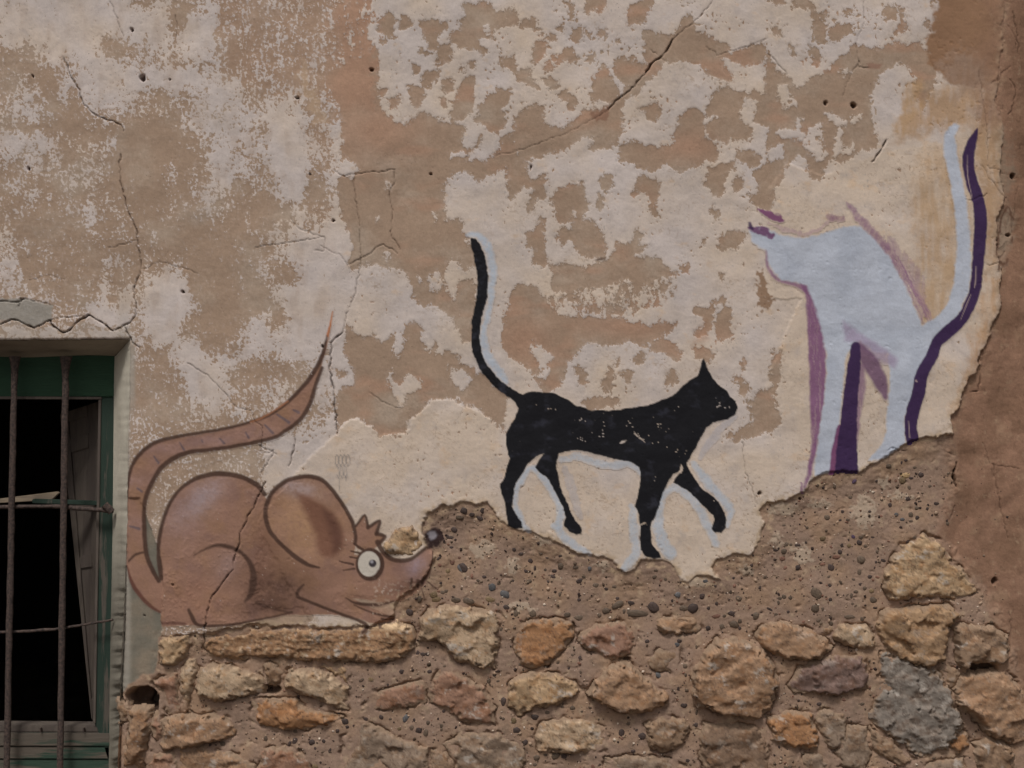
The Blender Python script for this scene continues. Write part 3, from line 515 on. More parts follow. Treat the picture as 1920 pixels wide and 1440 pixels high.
# ---------------------------------------------------------------- stones
TAN, ORG, PINK, GREY, YEL, PUR, PALE, OLV = (133, 104, 81), (134, 97, 68), (125, 94, 76), (118, 99, 83), (148, 121, 93), (105, 84, 75), (148, 124, 100), (119, 95, 75)
ST = [(YEL, 14, "302 1190 355 1189 358 1202 350 1230 332 1247 305 1252 297 1242 296 1222"), ('LEDGE', 18, "385 1194 430 1189 465 1181 560 1176 640 1178 700 1170 745 1162 775 1180 780 1215 750 1238 700 1245 640 1240 575 1242 500 1235 440 1238 390 1232 380 1212"),
(PALE, 16, "335 1255 350 1237 365 1233 366 1262 357 1300 352 1345 338 1340 334 1290"), (PALE, 24, "372 1255 390 1246 440 1250 480 1262 500 1280 490 1300 455 1308 400 1318 370 1305 362 1290 365 1270"), (PINK, 10, "283 1275 332 1260 335 1335 315 1340 298 1300"),
(TAN, 26, "300 1352 325 1342 400 1342 437 1352 445 1367 442 1382 375 1400 302 1410 297 1395 305 1375"), (PINK, 12, "280 1362 290 1340 302 1352 305 1385 295 1395 280 1375"), ((122, 94, 72), 24, "240 1333 262 1328 280 1330 277 1370 270 1405 266 1470 226 1470 232 1405 237 1368"),
(PINK, 12, "272 1445 283 1415 327 1412 335 1470 275 1470"), (TAN, 12, "332 1408 380 1404 440 1415 478 1440 478 1490 335 1490"), (OLV, 8, "217 1315 238 1320 235 1355 220 1358"), (OLV, 12, "490 1245 520 1245 530 1265 520 1285 502 1285"),
(PALE, 22, "530 1280 540 1258 562 1252 610 1258 652 1288 654 1332 630 1330 580 1310 532 1292"), (YEL, 10, "572 1246 640 1247 655 1262 652 1284 612 1256"), (ORG, 18, "467 1335 480 1314 545 1311 575 1328 645 1347 615 1367 530 1372 480 1362 468 1350"),
(PALE, 20, "787 1162 812 1140 842 1132 930 1148 942 1160 935 1205 927 1255 905 1255 855 1240 822 1205 785 1202"), (PINK, 9, "672 1332 705 1300 755 1285 797 1277 801 1290 799 1320 775 1325 730 1333"), (PINK, 12, "803 1290 825 1255 855 1257 905 1290 928 1330 927 1362 870 1357 830 1330 806 1320"),
(GREY, 10, "640 1385 675 1354 712 1367 750 1389 802 1404 805 1480 640 1480"), (GREY, 12, "827 1398 870 1376 930 1376 970 1395 985 1415 980 1480 862 1480 852 1430"), (OLV, 9, "807 1409 830 1407 850 1430 856 1480 808 1480"), (PINK, 10, "485 1410 530 1402 575 1420 585 1480 480 1480"),
(ORG, 15, "965 1185 985 1168 1025 1162 1068 1165 1076 1190 1060 1220 1032 1245 1003 1255 975 1245 965 1215"), ((126, 95, 78), 13, "1082 1195 1100 1180 1135 1170 1172 1168 1198 1195 1185 1228 1150 1238 1097 1220"), (TAN, 11, "1232 1160 1260 1157 1305 1160 1315 1180 1305 1188 1247 1192 1232 1178"),
(YEL, 20, "950 1300 965 1272 1005 1262 1047 1265 1080 1280 1095 1295 1080 1308 1042 1325 1000 1332 972 1343 955 1325"), (TAN, 28, "1100 1302 1120 1275 1142 1248 1180 1243 1200 1260 1235 1288 1265 1305 1245 1330 1198 1340 1165 1338 1122 1318"),
(PALE, 16, "1003 1380 1020 1355 1052 1350 1110 1350 1145 1380 1135 1412 1065 1416 1010 1410"), (OLV, 16, "1210 1360 1240 1345 1285 1350 1298 1362 1282 1398 1248 1415 1215 1402"), (TAN, 34, "1298 1300 1302 1255 1320 1225 1345 1200 1385 1197 1425 1215 1450 1240 1462 1285 1450 1325 1438 1342 1415 1352 1375 1345 1340 1335 1310 1325"),
((110, 88, 71), 16, "1310 1385 1322 1358 1360 1360 1420 1364 1441 1385 1446 1430 1450 1480 1330 1480 1315 1420"), (ORG, 18, "1442 1347 1480 1335 1525 1340 1537 1385 1535 1410 1490 1405 1447 1390"), (TAN, 24, "1415 1190 1440 1167 1475 1166 1515 1180 1548 1198 1567 1217 1535 1238 1490 1240 1455 1230 1425 1212"),
(PALE, 20, "1562 1192 1577 1172 1625 1172 1650 1200 1645 1215 1625 1222 1570 1205"), (PUR, 20, "1480 1290 1500 1252 1552 1230 1622 1230 1631 1265 1625 1297 1570 1307 1490 1300"), (YEL, 16, "1657 1078 1675 1045 1695 1022 1735 1002 1765 1015 1787 1050 1815 1078 1840 1108 1815 1125 1740 1120 1668 1128 1660 1100"),
((136, 108, 82), 24, "1645 1162 1665 1142 1715 1139 1780 1132 1805 1155 1785 1175 1775 1240 1740 1255 1690 1240 1660 1215 1645 1185"), ((124, 100, 80), 28, "1788 1180 1802 1170 1865 1175 1892 1192 1895 1230 1885 1255 1865 1243 1827 1243 1810 1262 1795 1240"),
(TAN, 28, "1790 1292 1807 1267 1885 1258 1930 1300 1936 1390 1907 1400 1855 1380 1825 1345 1795 1322"), (OLV, 18, "1827 1395 1860 1384 1902 1404 1915 1480 1840 1480"), (OLV, 10, "1765 1257 1778 1245 1803 1262 1799 1280 1772 1290"), ('CEM', 14, "1652 1222 1690 1230 1765 1262 1786 1305 1812 1355 1778 1405 1728 1422 1665 1380 1628 1350 1648 1305 1652 1255"),
(GREY, 12, "1530 1350 1548 1330 1587 1342 1590 1392 1565 1408 1545 1392"), (ORG, 12, "1784 1376 1818 1374 1822 1400 1800 1418 1780 1400"), (OLV, 10, "1628 1358 1662 1386 1720 1427 1700 1442 1640 1412"), (OLV, 7, "1540 1178 1560 1175 1567 1185 1555 1192 1543 1188"), (GREY, 10, "1510 1418 1545 1414 1557 1440 1552 1480 1505 1480"),
(GREY, 8, "1135 1425 1180 1418 1260 1426 1290 1440 1290 1485 1140 1485"), (OLV, 5, "1215 1240 1235 1218 1275 1215 1280 1240 1260 1262 1222 1258"), (YEL, 10, "716 1025 735 1000 750 985 775 983 795 1010 793 1030 770 1045 740 1042 722 1036"), (GREY, 9, "1595 1360 1625 1365 1636 1415 1620 1450 1580 1440 1570 1412"),
(GREY, 9, "1640 1450 1700 1446 1760 1430 1810 1425 1820 1480 1650 1480")]
rs = random.Random(11)
row = 1500
while row < 1900:                                          # courses below the picture, down to the ground
    x = -700+rs.uniform(0, 80)
    while x < 2700:
        wd = rs.uniform(70, 150); hh = rs.uniform(50, 72)
        if not (-480 < x < 225 and row < 1480) and row+hh < 1915:
            q = []
            for k in range(9):
                a = k/9*2*math.pi+rs.uniform(-.2, .2); c, s2 = math.cos(a), math.sin(a)
                q += [x+wd/2+.46*wd*math.copysign(abs(c)**.75, c)*rs.uniform(.88, 1.02), row+hh/2+.46*hh*math.copysign(abs(s2)**.75, s2)*rs.uniform(.85, 1.02)]
            ST.append((rs.choice([TAN, PALE, PINK, ORG, GREY, OLV, YEL]), rs.uniform(14, 26), ' '.join('%.1f' % t for t in q)))
        x += wd+rs.uniform(2, 16)
    row += rs.uniform(68, 80)
def cover(X, Y, d, seed): return ss(-.12, .12, .34-d/15+.75*fbm(X/15, Y/13, 4, seed+95, .6))
Hs = np.full(U.shape, -9, F); stoneD = np.full(U.shape, -1e3, F)
stones = []
for i, (colr, A, p) in enumerate(ST):
    p = pts(p); c0 = p.mean(0); ext = p.max(0)-p.min(0); step = 2.4 if p[:, 1].min() < 1440 else 5
    xs = np.arange(p[:, 0].min()-7, p[:, 0].max()+7, step); ys = np.arange(p[:, 1].min()-7, p[:, 1].max()+7, step)
    rg = random.Random(100+i); seed = 300+i*13
    wp = 2.6 if colr != 'CEM' else 6
    planes = []; A = A*.85; ra = rg.uniform(-.9, .9)
    for k in range(6):
        a = k*2*math.pi/6+rg.uniform(-.5, .5); g = rg.uniform(.15, .75)*A/max(14, min(ext)/2)
        planes.append((math.cos(a)*g, math.sin(a)*g, A*rg.uniform(.82, 1.08)+min(ext)*.22*g))
    lean = rg.uniform(-.08, .08)
    nf = max(4, int(ext[0]*ext[1]/1100)); cells_ = [(rg.uniform(p[:, 0].min(), p[:, 0].max()), rg.uniform(p[:, 1].min(), p[:, 1].max()), rg.uniform(-.22, .22), rg.uniform(-.26, .20), rg.uniform(-2.4, 2.4)) for _ in range(nf)]
    def hfun(X, Y, p=p, A=A, c0=c0, ext=ext, seed=seed, planes=planes, wp=wp, lean=lean, colr=colr, ra=ra, cells_=cells_):
        Xw = X+wp*(1.6*noise(X/15, Y/15, seed)+.9*noise(X/5, Y/5, seed+1)); Yw = Y+wp*(1.6*noise(X/15, Y/15, seed+2)+.9*noise(X/5, Y/5, seed+3))
        d = sdf_at(p, Xw, Yw)
        rad = min(15, .34*min(ext)); tt = np.clip((d+2)/rad, 0, 1)
        dome = A*np.sqrt(np.clip(1-(1-tt)**2.2, 0, 1))
        hh = dome
        for gx, gy, k0 in (planes if colr != 'LEDGE' else []): hh = np.minimum(hh, k0+gx*(X-c0[0])+gy*(Y-c0[1])+.3*dome)
        amp = 1.0 if A > 8 else .6
        Xr = X*math.cos(ra)+Y*math.sin(ra); Yr = Y*math.cos(ra)-X*math.sin(ra)
        dk = np.stack([np.hypot((Xw+4*noise(X/9, Y/9, seed+13)-a)*.85, Yw+4*noise(X/9, Y/9, seed+14)-b) for a, b, _, _, _ in cells_]); wk = np.exp(-(dk-dk.min(0))/1.6); wk /= wk.sum(0)
        fac = sum(wk[q]*(gx*(X-a)+gy*(Y-b)+o_) for q, (a, b, gx, gy, o_) in enumerate(cells_))
        hh = hh+amp*tt*(1.15*fac+1.6*fbm(Xr/36, Yr/26, 4, seed+5, .5)-1.2*np.abs(fbm(Xr/40, Yr/20, 2, seed+8))-.3*np.abs(noise(Xr/10+3, Yr/8, seed+10))+.25*noise(X/4.5, Y/4.5, seed+9))-1.6*(1+noise(X/20, Y/20, seed+12))
        hh = hh*(1-.62*cover(X, Y, d, seed))
        if colr == 'LEDGE':                                # sloping shelf above, undercut strata below
            hh = hh*.72+3-5*ss(1196, 1170, Yw)+(2.6*np.abs(noise(X/70, Yw/9, 77))-3*ss(.0, .12, np.abs(noise(X/60+.4*Yw/30, Yw/16, 78)))+3)*tt
        return d, hh+lean*(X-c0[0])-1.0
    X, Y = np.meshgrid(xs.astype(F), ys.astype(F))
    d, hh = hfun(X, Y)
    s_ = sl_of(p[:, 0].min()-9, p[:, 0].max()+9, p[:, 1].min()-9, p[:, 1].max()+9)
    dm, hm = hfun(U[s_], V[s_])
    stoneD[s_] = np.maximum(stoneD[s_], dm)
    stones.append((i, colr, A, p, X, Y, d, hh, seed))
    # joints: the mortar sinks a little round a stone
jn = ss(-.25, .45, noise(U/26, V/26, 350)); H -= .009*jn*np.exp(-((stoneD+.5)/3.2)**2)*ss(1, -3, dPL)
C *= (1-.25*jn*np.exp(-((stoneD+2)/4.0)**2)*(1-pl))[..., None]  # joint shadow painted into the mortar colour, in patches
Hbase = H.copy()
def stone_base(X, Y): return float(np.median(main_interp(Hbase, X, Y)))

wall = empty('plastered_wall', (0, 0, 0), label='old rubble wall with peeling lime plaster, barred window and painted cats and mouse', cat='wall')
def stone_colour(X, Y, hh, d, colr, seed):
    n1 = fbm(X/30, Y/22, 4, seed+20, .6); n2 = fbm(X/12, Y/9, 4, seed+30, .65); n3 = noise(X/3.4, Y/3.4, seed+40)
    if colr == 'CEM': base, alt, alt2 = (112, 101, 91), (104, 87, 74), (128, 115, 103)
    elif colr == 'LEDGE': base, alt, alt2 = (132, 100, 74), (98, 70, 48), (156, 132, 106)
    else:
        base = colr; r, g, b = colr
        alt = (r*.90+6, g*.84+4, b*.78+2); alt2 = (min(180, r*1.12+5), g*1.13+6, b*1.14+6)
    c = mix(np.broadcast_to(lin(base), X.shape+(3,)).astype(F), lin(alt), ss(-.1, .5, n1)*.85)
    c = mix(c, lin(alt2), ss(.05, .55, n2+.25*n1)*.75)
    c = mix(c, lin((84, 66, 54)), ss(.25, .6, fbm(X/11, Y/8, 4, seed+50, .7))*.6); c = mix(c, lin((78, 62, 52)), (1-ss(0, .05, np.abs(fbm(X/40, Y/22, 3, seed+55, .6))))*.5)
    if colr in (YEL, TAN, PALE, ORG): c = mix(c, lin((142, 104, 74)), ss(.2, .6, fbm(X/18+5, Y/14, 4, seed+60, .6))*.55)
    c = mix(c, lin((158, 146, 134)), ss(.22, .42, fbm(X/38-3, Y/30, 5, seed+80, .72))*(.65 if seed % 2 else .25))
    c = mix(c, lin((70, 56, 48)), ss(.5, .6, noise(X/3, Y/3, seed+90)+.5*noise(X/25, Y/25, seed+91))*.5)
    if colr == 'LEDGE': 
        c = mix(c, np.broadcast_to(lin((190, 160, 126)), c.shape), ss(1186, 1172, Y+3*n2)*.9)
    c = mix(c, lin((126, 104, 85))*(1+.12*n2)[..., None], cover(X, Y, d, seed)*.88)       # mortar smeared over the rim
    return c*(1+.09*n3+.08*n2)[..., None]
for (i, colr, A, p, X, Y, d, hh, seed) in stones:
    base = stone_base(X, Y) if colr != 'LEDGE' else -.012
    if p[:, 1].max() < 1060: base = .002
    cells = (d[:-1, :-1] > -3) | (d[1:, :-1] > -3) | (d[:-1, 1:] > -3) | (d[1:, 1:] > -3)
    ny, nx = X.shape; used = np.zeros((ny, nx), bool)
    used[:-1, :-1] |= cells; used[1:, :-1] |= cells; used[:-1, 1:] |= cells; used[1:, 1:] |= cells
    idx = np.full((ny, nx), -1); idx[used] = np.arange(used.sum()); r, c = np.nonzero(cells)
    f = np.stack([idx[r, c], idx[r+1, c], idx[r+1, c+1], idx[r, c+1]], 1)
    out = hh*S+base; out = np.where(d < 0, np.minimum(out, base-.002)-.01*np.clip(-d, 0, 3)/3, out)
    s_ = sl_of(p[:, 0].min()-9, p[:, 0].max()+9, p[:, 1].min()-9, p[:, 1].max()+9)
    ix = (U[s_]-X[0, 0])/(X[0, 1]-X[0, 0]); iy = (V[s_]-Y[0, 0])/(Y[1, 0]-Y[0, 0])
    ok = (ix >= 0) & (iy >= 0) & (ix < nx-1) & (iy < ny-1)
    i0 = np.clip(ix.astype(int), 0, nx-2); j0 = np.clip(iy.astype(int), 0, ny-2); fx = ix-i0; fy = iy-j0
    hb = (out[j0, i0]*(1-fx)+out[j0, i0+1]*fx)*(1-fy)+(out[j0+1, i0]*(1-fx)+out[j0+1, i0+1]*fx)*fy
    Hs[s_] = np.maximum(Hs[s_], np.where(ok, hb, -9))
    co = np.stack([(X[used]-960)*S, -out[used], ZC+(720-Y[used])*S], 1)
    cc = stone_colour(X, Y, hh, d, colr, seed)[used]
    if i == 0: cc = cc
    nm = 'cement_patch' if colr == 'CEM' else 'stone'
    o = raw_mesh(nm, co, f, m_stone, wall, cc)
    if colr == 'LEDGE': o['label'] = 'long ochre ledge stone under the mouse painting'
    if colr == 'CEM': o['label'] = 'lumpy grey cement patch between the stones'

# ---------------------------------------------------------------- wall skins
cm = lambda A: (A[:-1, :-1]+A[1:, :-1]+A[:-1, 1:]+A[1:, 1:])/4
pc = cm(dPL) > -.8; kc = (cm(dCL) > 0) & ~pc
clay_c = C
po = grid_mesh('plaster', pc & ~cell_in, H, CB, m_plaster, wall)
def extra(o, cells, name, arr, kind):
    used = np.zeros((NV, NU), bool); used[:-1, :-1] |= cells; used[1:, :-1] |= cells; used[:-1, 1:] |= cells; used[1:, 1:] |= cells
    at = o.data.attributes.new(name, kind, 'POINT'); a_ = arr[used]
    if kind == 'FLOAT_COLOR': at.data.foreach_set('color', np.concatenate([a_, np.ones((len(a_), 1), F)], 1).astype(F).ravel())
    else: at.data.foreach_set('value', a_.astype(F).ravel())
extra(po, pc & ~cell_in, 'Wash', CW, 'FLOAT_COLOR'); extra(po, pc & ~cell_in, 'Edge', np.clip(EF, -1, 1), 'FLOAT')
grid_mesh('clay_render', kc & ~cell_in, H, C, m_clay, wall)
grid_mesh('pebble_mortar', ~pc & ~kc & ~cell_in, H, C, m_mortar, wall)

# ---------------------------------------------------------------- paintings
HM = np.maximum(H, Hs)
def painting():
    return dict(C=mix(C, C, np.zeros(U.shape, F)), A=np.zeros(U.shape, F), P=np.full(U.shape, -1, np.int16), names=[])
def lay(pt, part, sl, d, col, soft=1.2, alpha=1.0, tex=None, cover=True, keep=False):
    m = ss(-soft, soft, d)*alpha
    if tex is not None: m = m*np.clip(tex[sl], 0, 1)
    c = col if isinstance(col, np.ndarray) and col.ndim == 3 else np.broadcast_to(lin(col), pt['C'][sl].shape)
    pt['C'][sl] = mix(pt['C'][sl], c, m)
    pt['A'][sl] = 1-(1-pt['A'][sl])*(1-m)
    if part not in pt['names']: pt['names'].append(part)
    k = pt['names'].index(part)
    if not keep: 
        P = pt['P'][sl]; P[m > .30] = k; pt['P'][sl] = P
def poly(pt, part, p, col, soft=1.2, alpha=1.0, warp=.25, sm=False, **k):
    p = pts(p) if isinstance(p, str) else p
    if sm: p = smooth(np.vstack([p, p[:1]]), 8)[:-1].astype(F)
    sl, d = sdf_poly(p, soft+6, warp); lay(pt, part, sl, d, col, soft, alpha, **k)
def stroke(pt, part, p, col, soft=1.2, alpha=1.0, warp=.15, **k):
    p = np.array([float(t) for t in p.split()]).reshape(-1, 3); sl, d = sdf_stroke(p, soft+4, warp); lay(pt, part, sl, d, col, soft, alpha, **k)
def emit(pt, labels, top, off=.0006, chips=None, clip=-30.):
    """one mesh per painted part, lying on the plaster"""
    A = pt['A']*ss(clip, clip+3, dPL)
    if chips is not None: A = A*(1-chips)
    Ac = cm(A); Pc = pt['P'][:-1, :-1]
    Pq = np.stack([pt['P'][:-1, :-1], pt['P'][1:, :-1], pt['P'][:-1, 1:], pt['P'][1:, 1:]]).max(0)
    for k, nme in enumerate(pt['names']):
        cells = (Pq == k) & (Ac > .02) & ~cell_in
        if cells.sum() < 6: continue
        o = grid_mesh(nme.split('#')[0], cells, HM, pt['C'], m_paint, top, off)
        if nme in labels: o['label'] = labels[nme]
dry = .75+.5*n_fine+.35*chip; mott = (1+.05*n_fine+.05*grit+.05*n_mid)[..., None]; scuff = 1-ss(.58, .70, chip)*ss(0, .4, noise(U/60, V/60, 240))
brush_v = .8+.55*fbm(U/4.5+wu/9, V/70, 3, 245, .6)+.15*grit; brush_d = .72+.5*fbm((U+V*.5)/9, (V-U*.7)/60, 3, 246, .6)+.35*n_fine

# ---- black cat
hk = 0; rp0 = random.Random(77); bc = painting(); HALO = (152, 157, 164)
for p, a in (("878 440 8 895 441 12 912 458 14 921 485 14 925 515 14 921 550 13 916 580 12 911 605 11 906 640 14 912 660 15 924 682 15 938 700 14 950 716 8", .95),
    ("1004 873 8 985 886 11 970 915 11 966 945 11 975 972 12 990 996 9", .9), ("1003 880 10 1022 900 13 1040 930 13 1052 962 12 1048 985 14", .9), ("1040 985 12 1060 1010 16 1085 1026 14 1106 1038 8", .85),
    ("1052 862 10 1082 856 12 1112 866 13 1142 872 13 1182 870 14 1202 886 8", .75), ("1060 880 18 1074 920 20 1085 962 16 1090 975 8", .45), ("1184 948 10 1187 980 16 1190 1010 18 1192 1040 18 1170 1064 12", .8),
    ("1240 938 16 1234 980 18 1240 1010 22 1258 1040 20", .85), ("1240 932 12 1265 914 14 1298 936 16 1320 972 16 1334 1004 14 1345 1020 10", .8), ("1300 868 10 1312 885 14 1332 910 16 1354 934 16 1370 960 14 1364 985 10", .85),
    ("1380 782 10 1356 800 16 1332 828 16 1312 856 12", .5)):
    hk += 1; stroke(bc, 'halo#%d' % hk, p, HALO if a > .55 else (140, 136, 142), 5, a*.88, .6, tex=dry+.25)
BLK = mott*mix(np.broadcast_to(lin((19, 18, 21)), U.shape+(3,)).astype(F), lin((44, 43, 50)), ss(.15, .8, fbm(U/40, V/28, 4, 250, .6))*.75)
def blk(part, p=None, s=None, soft=1.1):
    if p is not None: sl, d = sdf_poly(pts(p), 8, .3)
    else: sl, d = sdf_stroke(np.array([float(t) for t in s.split()]).reshape(-1, 3), 8, .35)
    lay(bc, part, sl, d+.7*n_fine[sl], BLK[sl], soft)
blk('tail', s="884 449 5 889 456 14 895 470 19 901 492 22 905 520 22 904 550 20 898 580 18 893 605 17 892 640 16 898 670 17 915 700 17 940 725 17 965 742 18 985 752 20")
blk('hind_leg', "1050 845 1045 862 1043 880 1048 900 1055 925 1065 945 1070 960 1080 978 1090 990 1090 1000 1080 1002 1065 995 1058 985 1060 970 1055 950 1045 930 1035 910 1025 895 1010 885 1003 875 1010 862 1025 845")
blk('hind_leg#2', "1030 820 1005 855 990 870 980 885 968 905 962 930 960 950 968 965 978 980 980 990 965 992 952 985 950 970 948 950 942 930 938 910 945 895 950 880 955 860 950 835 948 815 960 800")
blk('front_leg', "1285 866 1295 885 1305 900 1315 915 1335 930 1348 942 1358 960 1362 975 1360 990 1352 1000 1340 998 1333 990 1340 975 1338 968 1325 955 1310 940 1290 920 1275 912 1262 905 1268 895 1280 880")
blk('front_leg#2', "1290 850 1285 875 1270 885 1262 890 1255 900 1245 920 1237 945 1230 965 1222 980 1220 1000 1222 1020 1235 1035 1240 1045 1225 1048 1210 1045 1202 1030 1200 1005 1200 985 1197 965 1190 950 1197 925 1200 905 1202 888 1197 870 1205 850")
blk('body', "960 733 975 741 990 735 1015 735 1040 738 1060 747 1080 760 1105 768 1145 770 1180 765 1215 760 1240 750 1260 742 1275 728 1300 730 1320 760 1325 800 1320 810 1312 825 1305 840 1298 852 1290 866 1262 886 1225 890 1202 888 1197 875 1180 865 1155 862 1130 855 1105 848 1085 845 1065 845 1050 850 1020 852 1005 855 990 870 970 885 950 880 955 860 950 835 948 815 955 800 965 785 972 765 965 750 955 740")
blk('head', "1275 728 1295 712 1307 703 1320 700 1338 712 1350 725 1362 732 1370 745 1378 752 1383 765 1378 778 1365 785 1350 790 1338 792 1325 802 1310 790 1290 760")
blk('ear', "1305 706 1312 692 1317 676 1320 672 1325 688 1332 700 1339 714 1322 716")
chips = np.zeros(U.shape, F)
s_ = sl_of(950, 1390, 720, 1010)
chips[s_] = ss(.72, .86, fbm(U[s_]/4.5, V[s_]/3.2, 2, 255, .6))*ss(.15, .5, fbm(U[s_]/34, V[s_]/24, 2, 256)+.25*np.exp(-((U[s_]-1190)/110)**2-((V[s_]-805)/40)**2))
sl, d = sdf_poly(pts("1162 831 1168 826 1175 825 1171 829 1165 832"), 6, .2); chips[sl] = np.maximum(chips[sl], ss(-1, 1, d))
for q in ("1190 814 4 1200 824 2 1206 830 1", "1345 765 1.6 1352 760 1.6", "1202 982 3 1210 980 3", "1276 874 1 1278 882 6 1279 884 2"):
    sl, d = sdf_stroke(np.array([float(t) for t in q.split()]).reshape(-1, 3), 5, .8, False); chips[sl] = np.maximum(chips[sl], .85*ss(-.9, .6, d+.6*n_fine[sl]))
for q in ("1084 788 1145 790", "1135 795 1124 824", "1188 812 1208 832", "1213 816 1255 852", "1168 790 1194 808", "1220 780 1240 800", "985 760 1040 766", "1326 735 1372 772", "1084 820 1104 830", "1255 842 1290 850"):
    q = pts(q)
    for k in range(7):
        t_ = rp0.random(); x = q[0, 0]+(q[1, 0]-q[0, 0])*t_+rp0.gauss(0, 3); y = q[0, 1]+(q[1, 1]-q[0, 1])*t_+rp0.gauss(0, 3); r_ = rp0.uniform(.3, 1.3)
        sl = sl_of(x-7, x+7, y-6, y+6); chips[sl] = np.maximum(chips[sl], .85*ss(1.5, .7, np.hypot((U[sl]-x)/r_, (V[sl]-y)/r_/.8+.5*n_fine[sl])))
on = bc['P'] >= hk
bc['C'] = np.where((on[..., None]) & (chips[..., None] > 0), mix(bc['C'], C*1.05, chips*.85), bc['C'])
t_bc = empty('cat_painting', W3(1160, 860, -.004), label='black painted cat walking right with raised tail and pale blue halo on the plaster', cat='mural', group='cats painted on the wall')
emit(bc, {'halo#%d' % k: 'pale blue painted shadow' for k in range(1, hk+1)}, t_bc, clip=-2.5)

# ---- white cat
wc = painting(); PURP, MAUV, MAG = (52, 34, 62), (112, 74, 100), (98, 46, 84)
WB = mott*mix(np.broadcast_to(lin((159, 159, 165)), U.shape+(3,)).astype(F), lin((149, 150, 157)), ss(-.2, .6, fbm(U/60, V/60, 4, 261))*.8)
def wpoly(part, p, soft=1.6, tex=None): sl, d = sdf_poly(pts(p), 10, .4); lay(wc, part, sl, d+1.6*n_fine[sl], WB[sl], soft+1.2, 1, tex)
# purple dry-brush under the white
stroke(wc, 'leg_shadow', "1503 532 9 1517 552 16 1524 590 25 1530 640 31 1532 690 31 1532 740 29 1529 790 20 1526 840 11 1517 885 9 1508 912 5", MAUV, 3, .95, .3, tex=brush_v+.25)
stroke(wc, 'back_stroke', "1586 380 5 1602 398 12 1620 420 17 1650 455 19 1672 482 18 1682 500 14", MAUV, 4, .75, .6, tex=brush_d+.1)
poly(wc, 'back_stroke', "1655 440 1662 436 1712 486 1735 520 1740 590 1728 606 1712 570 1694 520", (128, 98, 110), 8, .55, 1.0, tex=brush_v-.1)
for k in range(16):
    rq = random.Random(k+50); x = 1660+k*3.2+rq.uniform(-4, 4); y = 455+k*5+rq.uniform(-14, 14); l_ = rq.uniform(50, 120)
    stroke(wc, 'back_stroke', f"{x:.1f} {y:.1f} 1.2 {x+l_*.24:.1f} {y+l_*.5:.1f} 2.6 {x+l_*.5:.1f} {y+l_:.1f} 1", (122, 84, 108), 1.2, .6, .8, tex=brush_d)
stroke(wc, 'back_stroke', "1556 408 14 1576 412 14", MAG, 4, .7, 1, tex=brush_d)
stroke(wc, 'neck_stroke', "1440 420 6 1470 430 9 1500 438 9 1530 432 8 1550 418 6", (140, 108, 118), 4, .55, .8, tex=brush_d+.1)
stroke(wc, 'neck_stroke', "1437 470 6 1440 500 6 1458 524 8 1490 534 9 1512 545 9", MAUV, 3, .8, .3, tex=brush_v+.3)
wpoly('body', "1406 432 1420 424 1440 430 1460 440 1490 447 1530 442 1560 432 1590 425 1612 424 1640 450 1665 480 1685 512 1700 545 1718 585 1730 612 1752 598 1758 640 1742 662 1730 690 1712 700 1668 700 1665 665 1640 660 1612 640 1585 665 1548 660 1540 620 1530 580 1512 535 1490 530 1465 525 1450 510 1440 490 1436 470 1420 462 1408 452", 2.2)
wpoly('tail', "1728 612 1752 598 1775 572 1788 530 1793 480 1793 430 1789 395 1783 350 1774 305 1768 278 1770 254 1780 238 1791 231 1798 238 1790 255 1793 280 1800 315 1808 360 1813 400 1817 440 1820 480 1819 512 1814 545 1800 582 1778 618 1752 645", 2, dry+.6)
wpoly('front_leg', "1548 650 1585 655 1582 700 1578 740 1575 780 1569 815 1561 850 1556 888 1526 893 1531 850 1536 800 1545 750 1549 700")
wpoly('hind_leg', "1666 660 1745 650 1730 690 1712 720 1708 750 1698 770 1694 800 1698 828 1682 844 1660 858 1625 866 1640 850 1655 830 1662 800 1664 760 1668 720")
poly(wc, 'leg_shadow#2', "1580 602 1610 622 1650 650 1682 672 1676 690 1640 676 1600 640 1584 640", (134, 116, 134), 6, .75, .5, tex=brush_d+.4)
stroke(wc, 'leg_shadow#2', "1610 652 20 1632 682 30 1648 712 26 1660 745 10", (98, 70, 90), 4, .92, .3, tex=brush_d+.55)
stroke(wc, 'leg_shadow#2', "1612 690 18 1612 730 20 1606 780 14 1604 830 8", (110, 78, 100), 4, .8, .3, tex=brush_v+.2)
stroke(wc, 'leg_shadow#2', "1573 800 8 1567 840 14 1562 886 16", MAG, 2, .92, .3, tex=brush_v+.45)
stroke(wc, 'leg_shadow#2', "1604 650 18 1600 690 25 1594 750 28 1590 800 32 1588 840 38 1587 880 44 1587 905 48", PURP, 1.4, 1, .3, tex=None)
stroke(wc, 'tail_shadow', "1832 242 3 1826 258 14 1818 278 20 1815 305 22 1821 340 22 1831 370 23 1837 402 24 1836 450 24 1832 500 22 1826 548 22 1808 590 22 1782 618 24 1758 640 23 1746 668 22 1728 700 24 1720 740 25 1710 775 25 1707 802 24 1711 828 24", PURP, 1.3, 1, .25, tex=None)
for q in ("1813 290 1 1814 330 2 1822 372 1", "1829 500 1.5 1828 530 3 1826 540 1.5", "1800 600 1 1812 570 2 1820 552 1", "1703 790 1.5 1705 820 2", "1716 714 4 1718 716 2"):
    stroke(wc, 'tail_shadow', q, (150, 128, 120), .8, .7, 0)
stroke(wc, 'muzzle', "1424 394 7 1440 402 15 1466 411 12", MAG, 2, .9, .8, tex=brush_d+.5)
stroke(wc, 'muzzle', "1408 428 7 1424 432 16 1446 442 10", (92, 50, 82), 2, .9, .8, tex=brush_d+.5)
stroke(wc, 'muzzle', "1406 420 6 1410 428 7", PURP, 2, .9, .5)
